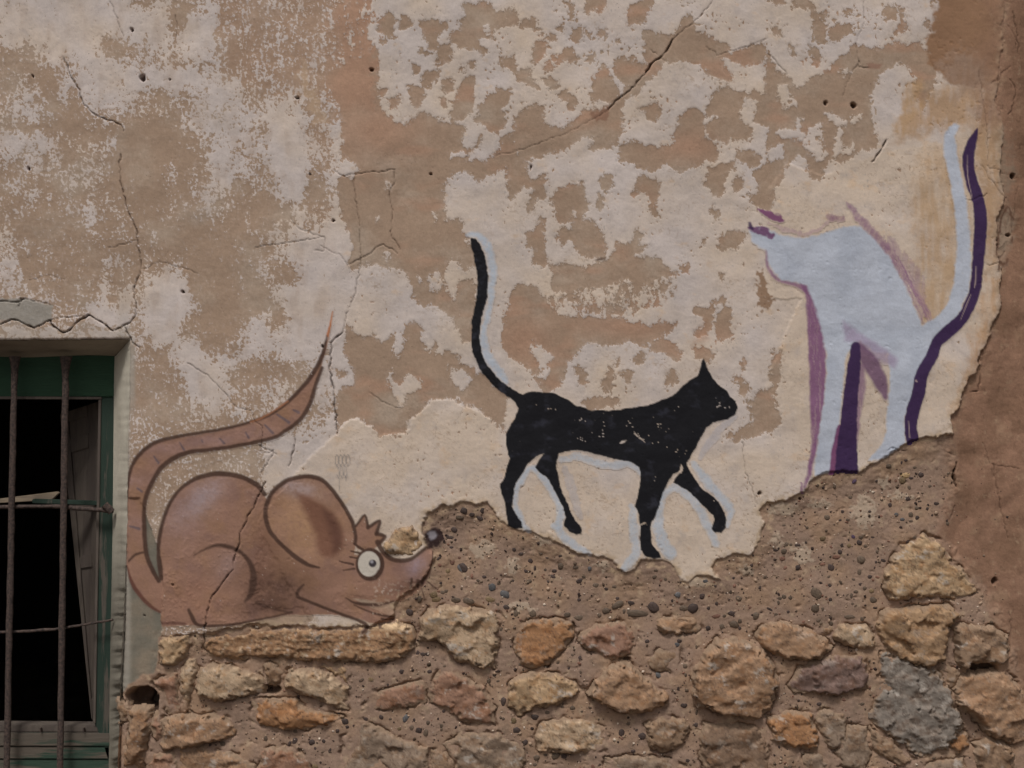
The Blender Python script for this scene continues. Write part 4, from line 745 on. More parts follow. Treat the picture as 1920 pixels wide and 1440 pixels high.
stroke(wc, 'leg_shadow', "1500 905 3 1506 925 4 1520 930 4", MAUV, 1.5, .8, .8, tex=brush_v+.3)
t_wc = empty('cat_painting', W3(1620, 600, -.004), label='white painted cat with arched back, head thrown back and purple shadow at right', cat='mural', group='cats painted on the wall')
emit(wc, {'tail_shadow': 'dark purple stripe down behind the tail and leg', 'leg_shadow': 'mauve brushed shadow left of the front leg', 'leg_shadow#2': 'dark purple shadow between the legs'}, t_wc, .0007, clip=-2.5)

# ---- mouse
mo = painting(); SK, LN = (129, 96, 79), (66, 46, 37)
SKIN = mix(np.broadcast_to(lin(SK), U.shape+(3,)).astype(F), lin((128, 95, 73)), ss(-.2, .6, fbm(U/50, V/50, 4, 270))*.8)*(1+.05*n_fine+.05*grit+.04*n_mid)[..., None]
SKIN = mix(SKIN, lin((112, 84, 75)), ss(0, .7, fbm(U/35, V/35, 3, 272))*.5)
def skin(part, p, soft=1.5, sm=False):
    p = pts(p)
    if sm: p = smooth(np.vstack([p, p[:1]]), 8)[:-1].astype(F)
    sl, d = sdf_poly(p, 8, .3); lay(mo, part, sl, d, SKIN[sl], soft)
def glow(part, cx, cy, rx, ry, ang, col, a):
    """airbrushed patch of another pigment"""
    r = max(rx, ry)*2; sl = sl_of(cx-r, cx+r, cy-r, cy+r); c, s2 = math.cos(ang), math.sin(ang)
    X = U[sl]-cx; Y = V[sl]-cy; q = ((X*c+Y*s2)/rx)**2+((-X*s2+Y*c)/ry)**2
    m = np.exp(-q)*a*.95*(mo['A'][sl] > .5)*np.clip(.85+.5*n_fine[sl]+.5*n_mid[sl], 0, 1.2); mo['C'][sl] = mix(mo['C'][sl], np.broadcast_to(lin(col), mo['C'][sl].shape), m)
skin('tail', "622 588 617 625 608 655 596 685 575 715 545 748 510 775 470 792 430 804 380 814 330 821 289 832 262 851 247 874 240 903 236 950 235 1000 235 1060 247 1095 262 1117 281 1136 300 1147 312 1130 306 1100 297 1089 285 1070 274 1039 270 993 270 955 276 924 289 897 303 876 324 860 355 848 397 844 449 836 512 822 545 805 565 785 580 755 592 720 604 685 614 650 620 620")
for x, y, a in ((310, 842, .5), (400, 828, .5), (480, 812, .4), (255, 900, .4), (250, 980, .3)): glow('tail', x, y, 45, 12, 0, (136, 108, 104), a)
skin('body', "300 1035 298 1010 306 975 318 945 335 920 355 905 380 893 410 888 440 890 465 898 485 912 500 935 503 965 515 995 535 1025 560 1040 600 1055 640 1062 663 1040 700 1040 720 1034 735 1046 760 1052 780 1047 795 1032 808 1022 812 1040 808 1070 797 1095 782 1112 755 1127 720 1130 690 1124 662 1122 690 1136 735 1155 745 1164 715 1170 700 1168 660 1158 640 1154 610 1153 575 1152 548 1153 500 1158 440 1172 380 1174 360 1172 302 1176")
glow('body', 520, 1100, 62, 46, 0, (70, 48, 38), .95); glow('body', 500, 1020, 30, 70, .2, (92, 62, 50), .8); glow('body', 560, 1060, 50, 25, .5, (88, 60, 48), .6); glow('body', 490, 1140, 50, 18, 0, (66, 44, 36), .7)
glow('body', 372, 940, 62, 24, -.75, (146, 128, 128), .75); glow('body', 345, 985, 30, 50, .1, (134, 104, 96), .5); glow('body', 425, 1060, 22, 30, .5, (136, 112, 106), .55); glow('body', 780, 1062, 18, 26, .3, (138, 116, 118), .8)
glow('body', 370, 1120, 50, 40, 0, (130, 92, 74), .5); glow('body', 770, 1095, 40, 16, -.3, (78, 52, 44), .7)
skin('ear', "572 892 541 899 516 916 502 938 497 964 504 991 519 1011 536 1028 553 1042 572 1054 600 1063 640 1062 662 1045 667 1010 660 979 650 957 635 935 618 913 597 896", 1.5, True)
glow('ear', 575, 985, 62, 66, 0, (150, 114, 86), .9); glow('ear', 560, 915, 44, 16, .3, (150, 130, 126), .8)
poly(mo, 'ear', "555 925 580 930 606 946 628 968 642 1000 642 1024 628 1042 606 1044 596 1030 590 1000 575 965", (106, 72, 56), 9, .95, .3, sm=True)
poly(mo, 'ear', "606 956 628 970 642 1000 640 1026 626 1040 622 1010 612 980", (80, 52, 42), 10, .8, .3, sm=True)
skin('hair_tuft', "667 986 683 965 689 990 711 976 704 1001 722 1006 710 1024 694 1034 672 1028 665 1018")
def line(p, part='outline', col=LN, soft=1.8, a=.95, **k):
    p = ' '.join(str(float(t)*(.95 if i % 3 == 2 else 1)) for i, t in enumerate(p.split())); stroke(mo, part, p, col, soft, a, .12, **k)
line("624 584 2 619 610 4 614 630 5", 'tail', (158, 96, 60), 1.5, .95); line("613 630 3 609 650 6 601 676 9 580 710 9 548 746 8 512 774 7 480 788 6 430 802 6 380 811 6 330 819 7 289 831 8 264 850 8 248 873 8 240 903 7 237 935 4", 'tail')
line("604 690 7 592 722 8 580 760 9 562 788 9 535 808 8 510 822 8 449 835 8 397 843 8 355 848 9 324 860 10 303 877 10 289 898 9 276 925 9 270 955 9 270 993 9 274 1039 9 285 1068 9 297 1090 8", 'tail')
line("540 752 3 500 779 3 470 792 3", 'tail', (150, 98, 68), 2, .8)
line("236 1062 3 247 1094 8 262 1117 8 281 1137 7 300 1148 4", 'tail', (84, 50, 40), 2, .9); line("240 1053 4 253 1040 5 268 1036 4", 'tail')
tk = 0
for q in ("337 829 2 345 843 5", "289 856 3 297 868 5", "378 825 3 380 829 3", "412 822 3 420 831 5", "461 811 3 466 820 5", "497 797 4 512 812 5", "520 777 4 542 792 6", "551 769 4 560 773 6", "258 915 4 266 921 5", "243 987 4 260 992 6"):
    tk = tk+1; line(q, 'tail_mark#%d' % tk, (92, 76, 76), 1.6, .9)
line("302 1085 9 299 1060 10 297 1035 8 299 1007 8 306 975 7 318 945 7 335 920 7 355 904 8 380 893 9 410 888 10 440 891 10 465 899 10 484 911 10 497 927 8")
line("363 1042 2 380 1032 3 402 1023 6 421 1023 8 442 1030 8 459 1042 8 470 1058 10 476 1078 13 474 1098 15 469 1116 10 460 1127 5", soft=2.6)
line("480 1130 4 515 1142 4 540 1148 3", soft=2.6); line("354 1143 6 361 1157 8 369 1170 7 387 1173 6 425 1172 6 462 1166 5 519 1155 4 547 1148 5"); line("303 1168 4 330 1168 6 348 1170 4", col=(92, 62, 52), soft=3)
line("599 1064 4 583 1060 7 568 1053 9 552 1042 9 536 1028 8 519 1011 8 504 990 9 498 964 9 503 938 9 516 917 9 541 900 9 572 893 9 598 897 9 618 912 8 635 934 8 650 957 8 661 980 8 667 1004 7 666 1018 7")
line("667 987 5 684 966 5 690 989 6"); line("690 989 7 712 976 6 706 1001 8"); line("706 1001 8 722 1006 7 712 1018 8"); line("708 1016 10 718 1034 9 733 1047 9 752 1051 9 772 1047 8 789 1035 7 799 1026 6")
line("811 1034 2 809 1062 2 797 1086 3", soft=1); line("570 1096 4 560 1106 6 558 1118 7 577 1126 6 606 1138 6 645 1153 6 684 1168 7 690 1174 7 680 1186 6")
line("648 1120 2 665 1130 5 691 1133 7 718 1132 6 738 1127 4"); line("664 1134 2 699 1149 4 738 1157 5"); line("716 1160 5 738 1162 4", soft=2)
for q in ("664 1019 4 680 1030 6", "658 1033 3 675 1037 5", "656 1044 3 673 1047 4", "637 1052 3 662 1058 5", "643 1069 2 665 1066 4"): line(q, 'eyelash', soft=1)
sl = sl_of(655, 735, 1015, 1100); q = np.hypot((U[sl]-694)/27, (V[sl]-1058)/31); lay(mo, 'eye', sl, (1-q)*27, LN, 1.6)
q = np.hypot((U[sl]-692)/20.5, (V[sl]-1057)/23.5); lay(mo, 'eye', sl, (1-q)*20, (168, 156, 142), 1.2)
q = np.hypot((U[sl]-699)/7.2, (V[sl]-1056)/7); lay(mo, 'pupil', sl, (1-q)*7, (50, 44, 46), 1.2); q = np.hypot((U[sl]-697.5)/3, (V[sl]-1053)/3); lay(mo, 'pupil', sl, (1-q)*3, (130, 124, 126), 1.2)
line("712 1072 9 704 1084 7", 'outline')
sl = sl_of(780, 850, 975, 1050); q = np.hypot((U[sl]+wu[sl]-814)/19, (V[sl]+wv[sl]-1008)/19); lay(mo, 'nose', sl, (1-q)*19, (44, 30, 28), 4); q = np.hypot((U[sl]+wu[sl]-809)/7, (V[sl]-1005)/8); lay(mo, 'nose', sl, (1-q)*7, (116, 108, 110), 3)
for q in ("801 1091 3 817 1104 4", "772 1085 5 770 1102 4", "784 1088 7 783 1100 5", "794 1084 6 790 1098 5", "790 1104 2 797 1128 3"): line(q, 'whisker', soft=1.4)
rough_on = np.zeros(U.shape, F); s_ = sl_of(700, 830, 1060, 1150); rough_on[s_] = ss(.1, .45, noise(U[s_]/6, V[s_]/6, 281))*ss(1075, 1125, V[s_])
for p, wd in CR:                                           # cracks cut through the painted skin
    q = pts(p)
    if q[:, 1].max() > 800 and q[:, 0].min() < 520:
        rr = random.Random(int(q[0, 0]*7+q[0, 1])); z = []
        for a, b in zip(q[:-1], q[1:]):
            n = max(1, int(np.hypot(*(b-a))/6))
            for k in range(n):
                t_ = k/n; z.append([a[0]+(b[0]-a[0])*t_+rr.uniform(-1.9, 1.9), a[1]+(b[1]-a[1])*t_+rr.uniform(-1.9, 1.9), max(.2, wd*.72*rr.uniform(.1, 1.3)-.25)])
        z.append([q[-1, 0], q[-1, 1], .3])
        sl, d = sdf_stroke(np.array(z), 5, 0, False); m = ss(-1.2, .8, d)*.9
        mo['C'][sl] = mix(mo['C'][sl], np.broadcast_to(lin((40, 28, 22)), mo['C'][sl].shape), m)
flk = ss(.66, .78, chip)*ss(.1, .5, noise(U/40, V/40, 290)); mo['C'] = mix(mo['C'], C, np.clip(flk*.6+rough_on*.6, 0, 1))
t_mo = empty('mouse_painting', W3(500, 1050, -.004), label='brown painted mouse with round ear and long curled tail beside the window', cat='mural')
emit(mo, {'eye': 'white eye with thick dark rim', 'ear': 'large round ear with dark inside'}, t_mo)

# ---- small scribbles
sc = painting()
def scr(p, col, wd=1.3):
    q = pts(p); z = np.concatenate([q, np.full((len(q), 1), wd)], 1); sl, d = sdf_stroke(z, 4, 0, False); lay(sc, 'pencil_line', sl, d, col, .8, .7)
for k in range(4):
    x = 629+k*7
    scr(f'{x} 857 {x+3} 852 {x+6} 857 {x+6} 868 {x+3} 873 {x} 868 {x} 857', (96, 88, 86)); 
for k in range(3):
    x = 632+k*7; scr(f'{x} 873 {x+3} 876 {x+5} 890 {x+3} 896 {x} 890 {x} 873', (100, 92, 90))
scr('636 896 636 910 637 918', (100, 92, 90)); scr('650 890 648 904', (100, 92, 90))
t_sc = empty('pencil_scribble', W3(640, 880, -.004), label='small grey pencil honeycomb scribble above the mouse ear', cat='graffiti'); emit(sc, {}, t_sc)
sc2 = painting()
for q in ("1868 480 4 1876 430 5 1884 395 5 1892 388 4 1900 405 4 1906 420 3", "1872 506 5 1876 488 5 1882 497 4 1892 485 4", "1898 452 6 1905 440 6 1907 428 3"):
    stroke(sc2, 'brown_stroke', q, (78, 52, 38), 2, .85, .6)
t_s2 = empty('brown_scrawl', W3(1888, 450, .01), label='brown brush scrawl at the right edge beyond the purple tail stripe', cat='graffiti'); emit(sc2, {}, t_s2)

# ---------------------------------------------------------------- pebbles
def pebble_material():
    m, t, b = M('pebble'); L = t.links.new
    oi = N(t, 'ShaderNodeObjectInfo'); tc = N(t, 'ShaderNodeTexCoord'); n = N(t, 'ShaderNodeTexNoise'); n.inputs['Scale'].default_value = 3; n.inputs['Detail'].default_value = 5
    L(tc.outputs['Object'], n.inputs['Vector'])
    mr = N(t, 'ShaderNodeMapRange'); mr.inputs['From Min'].default_value = .3; mr.inputs['From Max'].default_value = .7; mr.inputs['To Min'].default_value = .75; mr.inputs['To Max'].default_value = 1.3; L(n.outputs['Fac'], mr.inputs['Value'])
    mu = N(t, 'ShaderNodeVectorMath', operation='SCALE'); L(oi.outputs['Color'], mu.inputs[0]); L(mr.outputs[0], mu.inputs['Scale']); L(mu.outputs[0], b.inputs['Base Color'])
    bp = N(t, 'ShaderNodeBump'); bp.inputs['Distance'].default_value = .001; L(n.outputs['Fac'], bp.inputs['Height']); L(bp.outputs[0], b.inputs['Normal'])
    b.inputs['Roughness'].default_value = .62; b.inputs['Specular IOR Level'].default_value = .35
    return m
m_peb = pebble_material()
def ico():
    import bmesh
    bm = bmesh.new(); bmesh.ops.create_icosphere(bm, subdivisions=2, radius=1); co = np.array([v.co[:] for v in bm.verts]); f = np.array([[v.index for v in q.verts] for q in bm.faces]); bm.free(); return co, f
ICO, ICF = ico()
pmesh = []
for k in range(9):
    rg = np.random.RandomState(k+3); co = ICO.copy(); dirs = rg.normal(size=(5, 3)); dirs /= np.linalg.norm(dirs, axis=1)[:, None]
    for q in dirs: co -= np.clip(co@q-rg.uniform(.6, .85), 0, None)[:, None]*q*.85
    co *= 1+.05*rg.normal(size=(len(co), 1))
    me = bpy.data.meshes.new('pebble'); me.from_pydata(co.tolist(), [], ICF.tolist()); me.polygons.foreach_set('use_smooth', [True]*len(ICF)); me.materials.append(m_peb); pmesh.append(me)
DK, BR, RD, YL, BL = (58, 46, 41), (78, 64, 52), (104, 74, 60), (138, 112, 80), (76, 72, 70)
PB = """922 1102 9 9 0 B;946 1116 11 8 .5 B;854 1126 10 6 0 R;879 1128 13 7 .1 R;919 1126 11 6 .3 Y;948 1140 9 6 .2 D;816 1125 10 8 0 Y;767 1149 8 7 .4 D;786 1124 7 8 0 R;940 1183 6 5 0 R;805 1261 5 4 0 D;800 1228 5 4 0 D;783 1226 4 6 .3 D;753 1261 6 5 0 D;726 1285 4 5 0 D;677 1277 3 7 1 R;
792 1228 6 4 .2 D;944 1318 7 9 0 D;646 1355 8 6 0 D;650 1365 4 4 0 D;685 1350 5 4 0 D;714 1347 5 5 0 D;760 1350 6 9 .4 B;771 1367 5 6 0 R;784 1372 7 8 .3 D;798 1376 5 8 .2 R;802 1358 5 5 0 R;776 1353 3 4 0 D;748 1370 5 4 0 Y;827 1363 5 5 0 R;916 1278 4 7 0 R;927 1268 5 4 .3 D;
1038 1083 7 4 .3 D;961 1091 4 4 0 D;992 1091 6 4 0 R;1050 1116 4 5 0 R;988 1124 4 4 0 R;1086 1126 4 4 0 D;1087 1090 8 5 -.5 D;1095 1082 4 4 0 R;1118 1099 7 5 0 R;1137 1105 5 4 .4 D;1152 1101 5 4 0 R;1040 1072 5 4 0 D;1052 1063 8 7 0 R;1023 1070 5 3 0 R;1003 1068 3 6 0 D;985 1072 5 4 0 D;976 1039 6 4 0 D;995 1052 6 6 -.6 D;1026 1047 5 2 0 D;1051 1043 4 3 0 D;1080 1064 6 5 0 R;1106 1067 5 5 0 B;964 1031 5 4 0 D;
967 1152 5 8 0 R;999 1151 8 8 .8 R;1064 1154 8 6 -.4 R;1087 1160 11 6 0 R;1124 1155 5 5 0 R;1137 1147 9 8 -.3 R;1159 1135 13 7 -.5 R;1171 1148 4 5 0 R;1184 1132 8 4 .1 D;1196 1152 23 9 .05 R;1226 1139 13 11 .5 D;1158 1123 4 3 0 D;1272 1116 7 6 0 B;1261 1127 3 4 0 D;1282 1142 10 7 0 R;1300 1141 11 11 -1 D;1317 1119 8 7 0 D;1322 1090 7 4 0 B;1292 1125 4 2 0 D;1371 1110 4 5 0 R;1387 1123 7 6 0 R;1374 1152 8 5 .2 D;1343 1157 11 5 -.1 O;1378 1173 10 9 .2 R;1389 1166 4 5 0 R;1419 1157 9 8 0 R;1355 1177 6 6 0 R;1329 1180 6 6 0 D;1345 1133 4 4 0 D;1342 1099 3 3 0 D;
1376 1085 4 3 0 D;1400 1066 5 5 0 R;1230 1070 4 3 0 R;1228 1082 5 4 -.6 R;1240 1089 4 4 0 O;1248 1087 4 4 0 R;1214 1204 5 4 0 D;1270 1210 6 5 0 B;1275 1203 5 4 0 D;1307 1214 3 5 0 R;1235 1268 7 5 .6 B;1257 1262 4 4 0 R;1285 1250 5 5 0 R;1286 1267 4 4 0 R;1089 1262 3 4 0 R;1067 1256 3 5 0 D;1272 1292 3 4 0 D;1283 1324 7 5 0 D;1125 1280 4 4 0 D;1307 1338 3 6 0 R;968 1371 8 8 0 D;963 1353 6 7 0 Y;1003 1347 10 6 .2 D;1026 1338 6 4 0 R;1074 1330 6 5 0 R;1063 1353 7 4 0 D;1166 1377 6 8 .2 D;1180 1360 5 4 0 R;1204 1382 10 8 0 D;1042 1421 9 8 -.4 R;1058 1421 7 5 0 D;1006 1424 9 6 0 R;1023 1419 5 3 0 R;1188 1411 5 4 0 D;1290 1428 5 4 0 D;985 1394 5 6 .6 D;1307 1362 6 5 0 D;1002 1437 6 4 0 R;973 1436 7 5 0 R;
496 1388 4 6 0 R;541 1397 4 6 .4 D;551 1392 6 8 .5 D;584 1394 7 6 0 D;590 1405 3 4 0 D;606 1392 4 4 0 D;617 1410 3 6 .2 D;618 1408 3 5 0 D;552 1374 5 4 0 R;590 1440 7 6 0 Y;632 1372 5 4 0 D;415 1398 6 5 0 R;392 1400 3 3 0 D;655 1290 4 5 0 R;695 1275 6 5 0 Y;
1701 892 11 6 0 y;1694 901 9 9 0 Y;1667 874 6 6 0 R;1700 863 4 3 0 D;1692 868 3 4 0 D;1717 877 5 3 0 R;1730 891 6 6 0 D;1711 897 5 3 0 D;1708 915 4 5 0 R;1646 902 3 3 0 D;1547 905 4 3 0 R;1545 914 3 4 0 D;1567 912 3 5 0 R;1603 903 5 6 .5 P;1671 948 5 5 0 D;1705 936 6 5 .3 D;1758 945 6 4 0 D;1722 953 5 4 0 R;1742 955 4 4 0 D;1683 966 5 5 0 B;1694 975 5 4 0 B;1710 966 5 6 0 R;1722 972 5 5 .5 D;1710 978 5 3 0 R;1632 960 4 3 0 D;1582 960 4 4 0 D;1553 971 6 6 -.5 R;1597 962 3 2 0 D;1577 976 4 3 0 D;1653 969 5 4 0 O;
1779 982 4 4 0 R;1545 1011 8 5 0 Y;1602 1007 5 4 .5 P;1616 1008 5 4 0 R;1638 1008 6 2 0 D;1614 1018 6 6 0 D;1594 1013 2 3 0 D;1475 1021 6 5 0 R;1484 1022 4 4 0 R;1456 1032 5 3 0 D;1471 1035 8 6 0 R;1468 1048 7 5 0 O;1497 1023 6 3 0 D;1513 1018 3 3 0 D;1455 1050 4 3 0 D;1581 1024 4 5 0 D;1594 1024 5 5 0 Y;1625 1025 4 4 0 R;1577 1036 5 5 .2 D;1497 1066 7 6 .3 D;1560 1065 9 7 .6 D;1544 1059 6 4 0 O;1570 1045 8 5 0 O;1617 1050 9 9 0 R;1648 1036 4 4 0 R;1645 1055 3 3 0 D;1658 1052 6 4 .3 D;1614 1074 4 7 0 R;1633 1083 7 4 0 D;1542 1093 6 4 0 D;1558 1100 6 5 0 D;1578 1093 3 5 -.6 R;1603 1088 4 3 0 R;1616 1097 4 4 0 D;1623 1104 5 5 0 R;1606 1111 5 4 0 R;1636 1109 6 5 0 Y;1598 1119 4 6 0 R;1531 1113 15 10 .7 R;1558 1125 4 4 0 D;1464 1123 5 4 0 R;1472 1120 5 5 0 R;1484 1122 5 4 0 R;1461 1131 3 5 0 R;1445 1144 7 3 .5 D;1530 1141 8 9 0 R;1544 1143 4 5 0 R;1457 1153 5 3 0 R;1594 1158 12 5 .05 R;1618 1162 5 5 0 R;1560 1170 5 5 0 R;1508 1167 4 3 0 O;1638 1126 10 7 .3 R;1600 1133 3 3 0 R;1538 1322 5 4 0 D;1500 1316 4 3 0 D;1512 1317 3 3 0 R;
870 958 8 8 .8 D;884 965 6 5 0 D;862 970 8 5 0 R;905 958 5 6 0 D;900 972 8 5 .4 D;843 1010 8 5 0 D;851 994 7 6 .5 D;845 1028 6 3 0 D;838 1008 4 5 0 D;822 1048 6 3 -.7 D;824 1060 4 4 0 O;869 1066 8 12 -.6 D;848 1056 6 6 0 O;838 1072 6 6 0 Y;863 1068 5 11 -.6 B;826 1094 3 3 0 D;836 1110 5 4 0 R;812 1116 9 7 0 Y;908 1083 5 4 0 D;896 1090 4 4 0 R;830 1112 5 4 0 R;885 1081 3 5 0 O;872 1085 3 3 0 R;935 1095 4 4 0 R"""
CK = {'D': DK, 'B': BL, 'R': BR, 'O': RD, 'Y': (96, 78, 56), 'y': YL, 'P': (72, 56, 70)}
plist = []
for r in PB.replace('\n', '').split(';'):
    a = r.split()
    if len(a) == 6: plist.append((float(a[0]), float(a[1]), float(a[2]), float(a[3]), float(a[4]), CK[a[5]]))
plist = plist[:300]
rp = random.Random(21)
def in_conglomerate(x, y, lim=4):
    return main_interp(dPL, np.array([x]), np.array([y]))[0] < -7 and main_interp(dCL, np.array([x]), np.array([y]))[0] < -20 and main_interp(stoneD, np.array([x]), np.array([y]))[0] < -lim
tries = 0
while len(plist) < 300 and tries < 8000:
    tries += 1; x, y = rp.uniform(640, 1800), rp.uniform(900, 1445)
    if not in_conglomerate(x, y): continue
    if min((x-q[0])**2+(y-q[1])**2 for q in plist) < 110: continue
    plist.append((x, y, rp.uniform(3.2, 5), rp.uniform(2.8, 4.5), rp.uniform(-1, 1), rp.choice([DK, BR, BR, RD, BR])))
for k, (x, y, rx, ry, an, cc) in enumerate(plist):
    o = bpy.data.objects.new('pebble', pmesh[k % 9]); link(o, wall)
    h = float(main_interp(np.maximum(H, -.03), np.array([x]), np.array([y]))[0])
    dz = min(rx, ry)*S*.5
    o.location = ((x-960)*S, -(h-.35*dz), ZC+(720-y)*S); o.rotation_euler = (0, an, 0); o.scale = (rx*S*1.02, dz, ry*S*1.02)
    l = lin(cc); j = rp.uniform(.8, 1.3); o.color = (float(l[0]*j), float(l[1]*j), float(l[2]*j), 1)
# grit: thousands of tiny stones in one mesh
co, fa, ccs = [], [], []; base6 = np.array([[1, 0, 0], [-1, 0, 0], [0, 0, 1], [0, 0, -1], [0, -1, 0], [.6, -.5, .6], [-.6, -.5, .6], [.6, -.5, -.6], [-.6, -.5, -.6]], F)
tri = np.array([[4, 5, 6], [4, 6, 8], [4, 8, 7], [4, 7, 5], [5, 2, 6], [6, 1, 8], [8, 3, 7], [7, 0, 5], [0, 2, 5], [2, 1, 6], [1, 3, 8], [3, 0, 7]])
rg = np.random.RandomState(9); n = 15000
gx = rg.uniform(300, 1900, n); gy = rg.uniform(880, 1460, n)
ok = (main_interp(dPL, gx, gy) < -4) & (main_interp(stoneD, gx, gy) < -2) & ((main_interp(dCL, gx, gy) < -8) | (rg.rand(n) < .12))
ok &= rg.rand(n) < .25+.9*ss(-.4, .5, fbm(gx/45, gy/38, 3, 320))
gx, gy = gx[ok], gy[ok]; gh = main_interp(H, gx, gy); nb = 0
for x, y, h in zip(gx, gy, gh):
    r = rg.gamma(1.9, .55)+.5; r = min(r, 4.2); a = rg.uniform(0, 3.1); e = rg.uniform(.6, 1)
    b = base6*np.array([r*S, r*S*.7, r*S*e], F); b += rg.normal(0, .12*r*S, b.shape)
    c, s2 = math.cos(a), math.sin(a); bx = b[:, 0]*c-b[:, 2]*s2; bz = b[:, 0]*s2+b[:, 2]*c
    co.append(np.stack([bx+(x-960)*S, b[:, 1]-(h-.0002), bz+ZC+(720-y)*S], 1)); fa.append(tri+nb); nb += 9
    l = lin([DK, BR, RD, (140, 116, 96), (96, 80, 66), (168, 150, 132)][rg.choice(6, p=[.24, .22, .1, .2, .16, .08])])*rg.uniform(.8, 1.2); ccs.append(np.repeat(l[None], 9, 0))
g = raw_mesh('grit', np.concatenate(co), np.concatenate(fa), m_mortar, wall, np.concatenate(ccs).astype(F)); g['kind'] = 'stuff'

# ---------------------------------------------------------------- window
def wood_mat(name, paint=(26, 44, 32), bare=(92, 80, 68), cover=.5, stretch=(1, 1, .12), rough=.8):
    m, t, b = M(name); L = t.links.new
    tc = N(t, 'ShaderNodeTexCoord'); mp = N(t, 'ShaderNodeMapping'); mp.inputs['Scale'].default_value = stretch; L(tc.outputs['Object'], mp.inputs['Vector'])
    n1 = N(t, 'ShaderNodeTexNoise'); n1.inputs['Scale'].default_value = 28; n1.inputs['Detail'].default_value = 6; n1.inputs['Roughness'].default_value = .65; L(mp.outputs[0], n1.inputs['Vector'])
    n2 = N(t, 'ShaderNodeTexNoise'); n2.inputs['Scale'].default_value = 260; n2.inputs['Detail'].default_value = 4; L(mp.outputs[0], n2.inputs['Vector'])
    r = N(t, 'ShaderNodeMapRange'); r.inputs['From Min'].default_value = 1-cover-.03; r.inputs['From Max'].default_value = 1-cover+.03; r.clamp = True; L(n1.outputs['Fac'], r.inputs['Value'])
    g = N(t, 'ShaderNodeMix', data_type='RGBA'); g.inputs['A'].default_value = (*[float(x*.75) for x in lin(bare)], 1); g.inputs['B'].default_value = (*[float(x*1.25) for x in lin(bare)], 1); L(n2.outputs['Fac'], g.inputs['Factor'])
    p = N(t, 'ShaderNodeMix', data_type='RGBA'); p.inputs['A'].default_value = (*[float(x*.7) for x in lin(paint)], 1); p.inputs['B'].default_value = (*[float(x*1.5) for x in lin(paint)], 1); L(n1.outputs['Fac'], p.inputs['Factor'])
    mx = N(t, 'ShaderNodeMix', data_type='RGBA'); L(r.outputs[0], mx.inputs['Factor']); L(g.outputs['Result'], mx.inputs['A']); L(p.outputs['Result'], mx.inputs['B'])
    L(mx.outputs['Result'], b.inputs['Base Color']); bp = N(t, 'ShaderNodeBump'); bp.inputs['Distance'].default_value = .0012; L(n2.outputs['Fac'], bp.inputs['Height']); L(bp.outputs[0], b.inputs['Normal'])
    b.inputs['Roughness'].default_value = rough; return m
m_green = wood_mat('green_paint_wood', (28, 40, 32), (70, 62, 54), .6); m_greenh = wood_mat('green_head_wood', (28, 50, 34), (56, 70, 46), .74, (.12, 1, 1))
m_sill = wood_mat('worn_sill_wood', (34, 48, 38), (74, 65, 56), .5, (.10, 1, 1)); m_wood = wood_mat('weathered_wood', (62, 53, 47), (76, 66, 58), .5); m_board = wood_mat('board_wood', (100, 86, 72), (116, 100, 82), .5, (.1, 1, 1))
def rust_mat():
    m, t, b = M('rusty_iron'); L = t.links.new; tc = N(t, 'ShaderNodeTexCoord'); n = N(t, 'ShaderNodeTexNoise'); n.inputs['Scale'].default_value = 160; n.inputs['Detail'].default_value = 5; L(tc.outputs['Object'], n.inputs['Vector'])
    r = N(t, 'ShaderNodeValToRGB'); e = r.color_ramp.elements; e[0].position = .35; e[0].color = (*lin((44, 36, 33)), 1); e[1].position = .72; e[1].color = (*lin((80, 64, 56)), 1); L(n.outputs['Fac'], r.inputs[0]); L(r.outputs[0], b.inputs['Base Color'])
    bp = N(t, 'ShaderNodeBump'); bp.inputs['Distance'].default_value = .0015; L(n.outputs['Fac'], bp.inputs['Height']); L(bp.outputs[0], b.inputs['Normal']); b.inputs['Roughness'].default_value = .85; b.inputs['Metallic'].default_value = .15; return m
m_rust = rust_mat()
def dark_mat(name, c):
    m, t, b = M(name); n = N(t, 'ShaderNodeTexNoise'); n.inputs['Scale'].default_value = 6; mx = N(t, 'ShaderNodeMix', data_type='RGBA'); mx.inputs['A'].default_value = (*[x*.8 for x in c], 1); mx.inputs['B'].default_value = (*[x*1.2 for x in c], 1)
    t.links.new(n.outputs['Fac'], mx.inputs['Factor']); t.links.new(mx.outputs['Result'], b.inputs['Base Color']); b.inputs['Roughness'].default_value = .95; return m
# plaster reveals: rows share the wall's own edge
def reveal(front, back_uv, depth, col, name, seed):
    n = len(front); m = 10; co = []; cc = []
    for k in range(m+1):
        t = k/m
        for j in range(n):
            f = front[j]; bk = W3(*back_uv[j], depth); p = f*(1-t)+bk*t; s3 = math.sin(t*math.pi)
            q = noise(np.array([j*.05]), np.array([t*3.]), seed)[0]; q2 = fbm(np.array([j*.02]), np.array([t*1.5]), 3, seed+4)[0]
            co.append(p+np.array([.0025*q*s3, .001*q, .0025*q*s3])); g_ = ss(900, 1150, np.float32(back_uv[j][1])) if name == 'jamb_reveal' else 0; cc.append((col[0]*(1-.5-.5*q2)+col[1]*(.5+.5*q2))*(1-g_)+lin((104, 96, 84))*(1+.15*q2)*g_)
    idx = np.arange((m+1)*n).reshape(m+1, n); f = np.stack([idx[:-1, :-1].ravel(), idx[:-1, 1:].ravel(), idx[1:, 1:].ravel(), idx[1:, :-1].ravel()], 1)
    return raw_mesh(name, np.array(co), f, m_reveal, wall, np.array(cc, F))
rows = np.nonzero((VS > 636) & (VS < OB))[0][::2]; 
fr = []; bk = []
